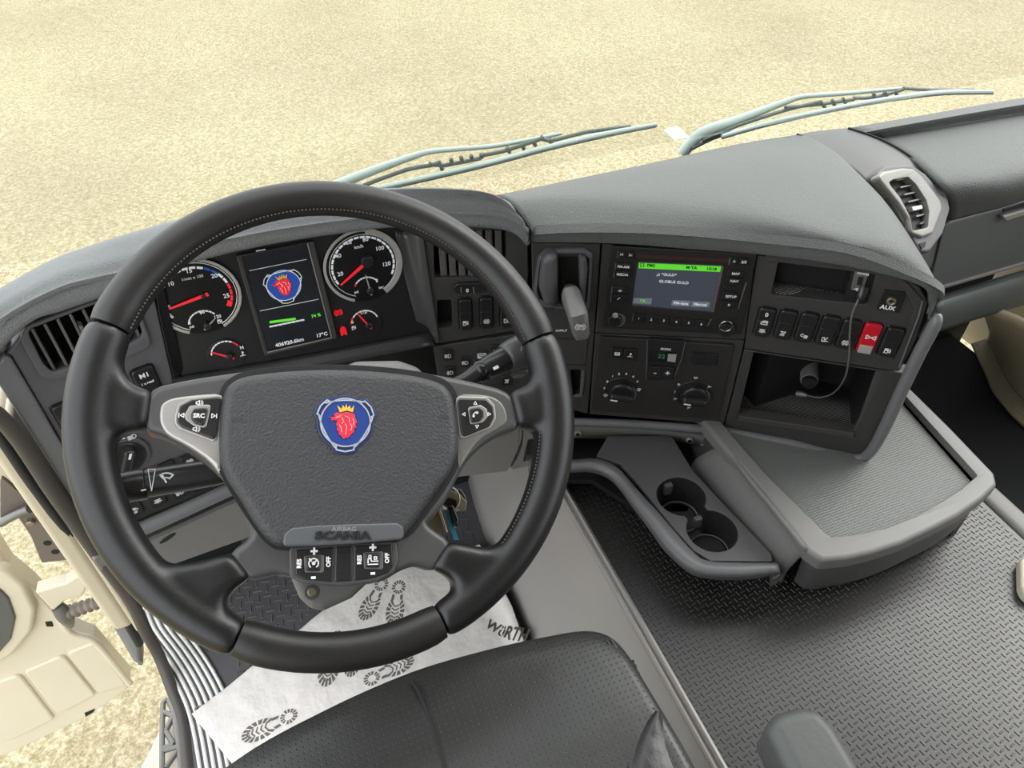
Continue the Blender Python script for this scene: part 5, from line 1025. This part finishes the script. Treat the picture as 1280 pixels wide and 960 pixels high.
# gently crumpled sheet: grid clipped to outline
bm = bmesh.new(); vsx = [bm.verts.new((u, v, 0)) for u, v in poly]; bm.faces.new(vsx)
us = [p[0] for p in poly]; vv_ = [p[1] for p in poly]
for i in range(1, 44):
    x = min(us) + (max(us) - min(us)) * i / 44; bmesh.ops.bisect_plane(bm, geom=bm.verts[:] + bm.edges[:] + bm.faces[:], plane_co=(x, 0, 0), plane_no=(1, 0, 0))
    y = min(vv_) + (max(vv_) - min(vv_)) * i / 44; bmesh.ops.bisect_plane(bm, geom=bm.verts[:] + bm.edges[:] + bm.faces[:], plane_co=(0, y, 0), plane_no=(0, 1, 0))
from mathutils import noise
def pz(x, y):
    # curls a little up the tunnel wall on the right
    w_ = max(0, x - .235); return .0075 + .0028 * noise.noise(V((x * 14, y * 22, 3))) + .0016 * abs(noise.noise(V((x * 50, y * 26, 9)))) + w_ * 1.2
for v in bm.verts: v.co.z = pz(v.co.x, v.co.y)
me = bpy.data.meshes.new('sheet'); bm.to_mesh(me); bm.free()
o = link('sheet', me, M_paper, paper, smooth=180); s = o.modifiers.new('s', 'SOLIDIFY'); s.thickness = .0006; s.offset = -1
# printed soles (flat ink on the sheet)
def sole(cx, cy, L, ang, parent):
    """one printed boot sole: ring of lugs, chevrons, heel lugs; centre at a floor point, length L"""
    vs = []; fs = []; ca, sa = math.cos(ang), math.sin(ang)
    def q(*pts):
        i = len(vs)
        for x, y in pts: X = cx + L * (x * ca - y * sa); Y = cy + L * (x * sa + y * ca); vs.append(V((X, Y, pz(X, Y) + .0010)))
        fs.append(tuple(range(i, i + len(pts))))
    def ringlugs(x0, y0, rx, ry, a0, a1, n, k=.62):
        for i in range(n):
            a = R(a0 + (a1 - a0) * i / n); b_ = R(a0 + (a1 - a0) * (i + .68) / n)
            q((x0 + rx * math.cos(a), y0 + ry * math.sin(a)), (x0 + rx * math.cos(b_), y0 + ry * math.sin(b_)), (x0 + rx * k * math.cos(b_), y0 + ry * k * math.sin(b_)), (x0 + rx * k * math.cos(a), y0 + ry * k * math.sin(a)))
    ringlugs(.18, 0, .32, .175, -150, 150, 14, .55)
    ringlugs(-.34, 0, .16, .135, 60, 300, 9, .5); ringlugs(-.34, 0, .15, .13, -50, 50, 4, .5)
    for x in (.02, .10, .18, .26, .34): q((x, .07), (x + .03, .07), (x + .075, 0), (x + .03, -.07), (x, -.07), (x + .045, 0))
    for s_ in (-1, 1): q((-.19, .10 * s_), (-.08, .11 * s_), (-.05, .06 * s_), (-.16, .05 * s_))
    obj('shoe_print', vs, fs, M_ink, parent, smooth=0)
def solepx(ax, ay, bx, by):   # toe pixel, heel pixel
    a = onz(ax, ay, .008); b_ = onz(bx, by, .008); d = a - b_; c = (a + b_) / 2; sole(c.x, c.y, d.length, math.atan2(d.y, d.x), paper)
Z = lambda x, y: ZR(x, y)[0]
for t_, h_ in (((648, 262), (735, 100)), ((765, 285), (792, 108)), ((188, 712), (402, 612)), ((505, 515), (560, 300)), ((600, 478), (640, 300)), ((845, 405), (655, 498)), ((850, 490), (675, 552)), ((330, 790), (500, 700))):
    solepx(*Z(*t_), *Z(*h_))
def floortext(s, c, size, rot, sx=1, bold=.03):
    cu = bpy.data.curves.new('t', 'FONT'); cu.body = s; cu.size = size; cu.align_x = 'CENTER'; cu.align_y = 'CENTER'; cu.offset = bold * size; cu.extrude = .0001; cu.resolution_u = 2
    ob = bpy.data.objects.new('t', cu); me = bpy.data.meshes.new_from_object(ob); bpy.data.objects.remove(ob); bpy.data.curves.remove(cu); p = onz(*c, .01)
    for q in me.vertices:
        x, y = q.co.x * sx, q.co.y; X = p.x + x * math.cos(R(rot)) - y * math.sin(R(rot)); Y = p.y + x * math.sin(R(rot)) + y * math.cos(R(rot)); q.co = (X, Y, pz(X, Y) + .002)
    link('lettering', me, M_ink, paper, smooth=0)
a, b_ = onz(601, 780, .02), onz(645, 806, .02)
floortext('WüRTH', (634, 794), .0245, math.degrees(math.atan2(b_.y - a.y, b_.x - a.x)))

# ================================================================= DRIVER DOOR, HINGES, STEP
DP = vert((-.42, .90, 0), 96)
door = thing('driver_door', 'open cream painted driver door with pressed inner panels', 'door', (-.7, .92, -.25))
dpl = ZK(-300, 940, 20, 905, 400, 730, 590, 600, 600, 560, 430, 370, 330, 330, 250, 240, 150, 130, 40, 40, -60, -120, -300, -120)
plate('door_skin', DP, dpl, M_cream, door, h=0, t=.03, b=.006, r=.02)
for q in ((110, 520, 290, 440, 440, 625, 265, 720), (305, 435, 440, 380, 585, 580, 455, 620), (-80, 590, 90, 530, 250, 735, 60, 830, -80, 850)):
    plate('pressed_panel', DP, ZK(*q), M_cream, door, h=.006, t=.008, b=.004, r=.012)
plate('door_pocket_rim', DP, ZK(-200, 30, 20, 40, 110, 120, 165, 230, 150, 330, 60, 440, -80, 520, -200, 540), M_cream, door, h=.014, t=.016, b=.008, r=.03)
plate('speaker_grille', DP, ZK(-200, 120, -20, 120, 40, 180, 72, 270, 50, 370, -20, 450, -200, 480), M_trimd, door, h=.018, t=.006, b=.003, r=.03)
plate('door_hole', DP, ZK(208, 288, 238, 285, 246, 308, 215, 308), M_void, door, h=.0015, t=.003, b=.0003)
plate('drain_slot', DP, ZK(390, 708, 438, 688, 432, 702, 395, 724), M_void, door, h=.0015, t=.003, b=.0003)
tube('door_flange', [DP.P(x, y, .006) for x, y in ZK(250, 220, 320, 330, 430, 370, 520, 470, 600, 570)], .006, M_cream, door, sm=4)
# upper inner door frame with the window channel seen at the far left
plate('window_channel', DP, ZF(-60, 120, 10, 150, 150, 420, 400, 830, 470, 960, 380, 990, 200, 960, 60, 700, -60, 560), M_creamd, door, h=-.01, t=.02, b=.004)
plate('weather_strip', DP, ZF(-40, 230, 30, 330, 250, 660, 345, 720, 350, 760, 460, 950, 400, 985, 250, 790, 60, 480, -40, 360), M_rubber, door, h=.02, t=.012, b=.005, r=.004)
hg = door
HG = Pl(DP.w(0, 0, .03), DP.ux, DP.uy)
plate('hinge_plate', HG, ZF(0, 560, 50, 600, 190, 730, 260, 790, 330, 960, 200, 975, 150, 850, 90, 760, 0, 760), mat('hinge_grey', (112, 104, 98), .5, metal=.3), hg, h=.0, t=.006, b=.001, r=.003)
plate('hinge_block', HG, ZF(125, 680, 200, 672, 232, 720, 170, 732), M_silverd, hg, h=.016, t=.016, b=.003, r=.003)
plate('hinge_block', HG, ZF(165, 740, 235, 728, 262, 772, 262, 800, 200, 792), M_silverd, hg, h=.014, t=.014, b=.003, r=.003)
tube('hinge_arm', [HG.P(*ZF(0, 785)[0], .01), HG.P(*ZF(80, 740)[0], .01), HG.P(*ZF(140, 715)[0], .012)], .006, M_silverd, hg, sm=3)
for x, y in ((105, 575), (150, 770)): disc('bolt', HG, HG.at(ZF(x, y)[0]), .006, M_brass, hg, h=.008, t=.009, b=.002, n=6)
for x, y in ((228, 878), (266, 920), (318, 905)): disc('bolt_hole', HG, HG.at(ZF(x, y)[0]), .0055, M_void, hg, h=.0008, t=.002, b=.0003, n=18)
cs = thing('door_check_strap', 'ribbed grey rubber bellows between door and door frame', 'bellows', DP.P(120, 750, .02))
bp_ = [DP.P(*ZK(x, y)[0], .03) for x, y in ((290, 250), (540, 165))]
n_ = 34; tube('bellows', [bp_[0].lerp(bp_[1], i / n_) for i in range(n_ + 1)], [(.0125 if i % 4 < 2 else .0092) * (1 - .12 * i / n_) for i in range(n_ + 1)], mat('bellows_grey', (122, 112, 104), .6), cs, n=20)
tube('strap_end', [DP.P(*ZK(265, 215)[0], .03), DP.P(*ZK(300, 255)[0], .03), DP.P(*ZK(325, 300)[0], .02)], [.010, .013, .006], M_silverd, cs, sm=3)
plate('strap_bracket', DP, ZK(160, 150, 300, 110, 380, 60, 400, 130, 380, 170, 300, 190, 245, 240), M_cream, cs, h=.035, t=.02, b=.004, r=.004)
stp = thing('step_light', 'grey plastic lamp housing beside the door sill', 'lamp', onz(155, 800, .0))
SL = Pl(onz(155, 800, .0), (1, .1, 0), (0, .5, .9))
plate('lamp_housing', SL, ZK(500, 290, 530, 262, 600, 235, 640, 300, 672, 500, 620, 470, 560, 380), M_trim, stp, h=.0, t=.05, b=.008, r=.008)
plate('bracket', SL, ZK(395, 40, 450, 15, 530, 90, 535, 130, 440, 150, 400, 90), M_trimd, stp, h=.01, t=.02, b=.004, r=.006, label='dark plastic connector bracket')
stb = thing('cab_step', 'white bumper corner with a cast metal step grid below the door', 'step', (-.45, .95, -.55))
SP = HZ(-.45)
plate('step_body', SP, ZK(640, 960, 690, 870, 740, 760, 800, 640, 900, 640, 900, 1000, 640, 1000), M_cream, stb, h=-.01, t=.05, b=.01, r=.02)
ox = ZK(742, 650, 770, 635, 800, 700, 830, 860, 840, 1000, 740, 1000)
lines = [ZK(748, 1000, 748, 800, 752, 660, 775, 640), ZK(775, 640, 800, 700, 825, 860, 840, 1000), ZK(750, 700, 800, 720), ZK(800, 720, 765, 790), ZK(765, 790, 800, 850), ZK(800, 850, 750, 870), ZK(752, 880, 825, 860), ZK(820, 880, 765, 960)]
for ln in lines: tube('grid_bar', [SP.P(x, y, .012) for x, y in ln], .006, M_silverd, stb, n=8)

# ================================================================= OUTSIDE: wipers, scrap of paper
def wiper(name, lab, armp, bladep, brackets, big):
    wr = thing(name, lab, 'wiper', GLS.P(*armp[0], .02), group='windscreen wipers')
    tube('wiper_arm', [GLS.P(x, y, -.045) for x, y in armp], big, M_wiper, wr, sm=4, n=12)
    tube('wiper_blade', [GLS.P(x, y, -.020) for x, y in bladep], [.0035] + [.005] * (len(bladep) - 2) + [.0025], M_wiper, wr, sm=4, n=10)
    tube('rubber_lip', [GLS.P(x, y + 2.2, -.012) for x, y in bladep], .0022, M_wiperd, wr, sm=4, n=6)
    for ln in brackets: tube('yoke', [GLS.P(x, y, -.033) for x, y in ln], .0032, M_wiperd, wr, sm=2, n=8)
ZW = crop(400, 90, 2.783)
wiper('windscreen_wiper', 'left windscreen wiper lying low on the glass beyond the steering wheel rim', ZW(40, 400, 180, 345, 320, 295, 400, 275, 600, 258, 770, 228, 840, 214), ZW(150, 412, 240, 398, 560, 325, 800, 262, 1000, 216, 1170, 182),
      [ZW(150, 395, 300, 340, 385, 325, 420, 312), ZW(380, 318, 430, 325, 560, 300), ZW(420, 325, 425, 340), ZW(455, 302, 460, 320), ZW(490, 295, 496, 312), ZW(525, 290, 530, 305), ZW(560, 290, 640, 275, 770, 232), ZW(560, 285, 565, 298), ZW(650, 262, 660, 280), ZW(700, 252, 710, 268), ZW(740, 240, 750, 256), ZW(770, 225, 800, 240, 930, 208, 1080, 190), ZW(800, 232, 805, 250)], [.0075, .0065, .005, .004, .0035, .003, .0025])
ZX = crop(820, 100, 2.909)
wiper('windscreen_wiper', 'right windscreen wiper resting above the middle of the dashboard', ZX(95, 270, 165, 195, 300, 145, 470, 80, 540, 60, 700, 48, 900, 30), ZX(240, 205, 420, 155, 700, 95, 900, 62, 1050, 45, 1225, 42),
      [ZX(170, 220, 300, 165, 470, 110, 600, 78), ZX(130, 250, 200, 215, 270, 190), ZX(470, 100, 600, 88, 720, 70), ZX(600, 80, 615, 100), ZX(640, 74, 650, 92), ZX(680, 68, 690, 84), ZX(720, 66, 800, 62, 900, 34), ZX(790, 48, 800, 66), ZX(830, 42, 840, 58), ZX(870, 38, 875, 54), ZX(900, 30, 1000, 36, 1150, 36)], [.010, .010, .008, .0055, .0045, .004, .003])
scrap = onz(845, 167, GZ)
obj('paper_scrap', [scrap + V(p) for p in ((-.07, -.09, .002), (.06, -.10, .004), (.07, .1, .01), (-.06, .09, .003))] + [scrap + V(p) for p in ((-.07, -.09, -.001), (.06, -.10, .001), (.07, .1, .007), (-.06, .09, 0))], BOXF, M_white, smooth=0, label='small white paper scrap lying on the gravel beyond the windscreen', cat='paper')

# ================================================================= PASSENGER SIDE DOORWAY
ps = thing('passenger_sill', 'cream ribbed sill and body side in the dark passenger footwell', 'door sill', (1.6, .8, 0))
o1 = ZQ(470, 310, 500, 375, 530, 440, 555, 500, 590, 550, 640, 610, 700, 665); i1 = ZQ(525, 292, 545, 330, 565, 375, 590, 430, 625, 490, 670, 545, 720, 590)
for k in range(6):
    f = k / 5; pth = [onz(x * (1 - f) + a * f, y * (1 - f) + b_ * f, .01 + .01 * f) for (x, y), (a, b_) in zip(o1, i1)]
    tube('rib', pth, .0058, mat('sill_brown', (150, 140, 120), .5), ps, sm=4, n=8)
loft('sill_base', [[onz(x, y, .006) for x, y in o1], [onz(x, y, .016) for x, y in i1]], mat('sill_dark', (92, 84, 70), .6), ps, su=4, sv=2, thick=.006)
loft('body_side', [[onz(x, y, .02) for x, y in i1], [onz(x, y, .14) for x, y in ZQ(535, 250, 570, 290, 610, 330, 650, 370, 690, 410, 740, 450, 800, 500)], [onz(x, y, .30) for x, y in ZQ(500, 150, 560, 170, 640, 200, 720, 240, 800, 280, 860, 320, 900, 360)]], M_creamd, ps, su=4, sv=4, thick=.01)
bx_ = onz(1278, 700, .36)
ptm = thing('passenger_seat_trim', 'small cream rounded plastic edge at the right border of the picture', 'seat trim', bx_)
plate('trim_shell', HZ(.298), [(1276, 700), (1284, 690), (1330, 694), (1330, 750), (1284, 746), (1277, 732)], M_cream, ptm, h=0, t=.016, b=.006, r=.01)

for o in list(bpy.data.objects):
    if '_o' in o: del o['_o']
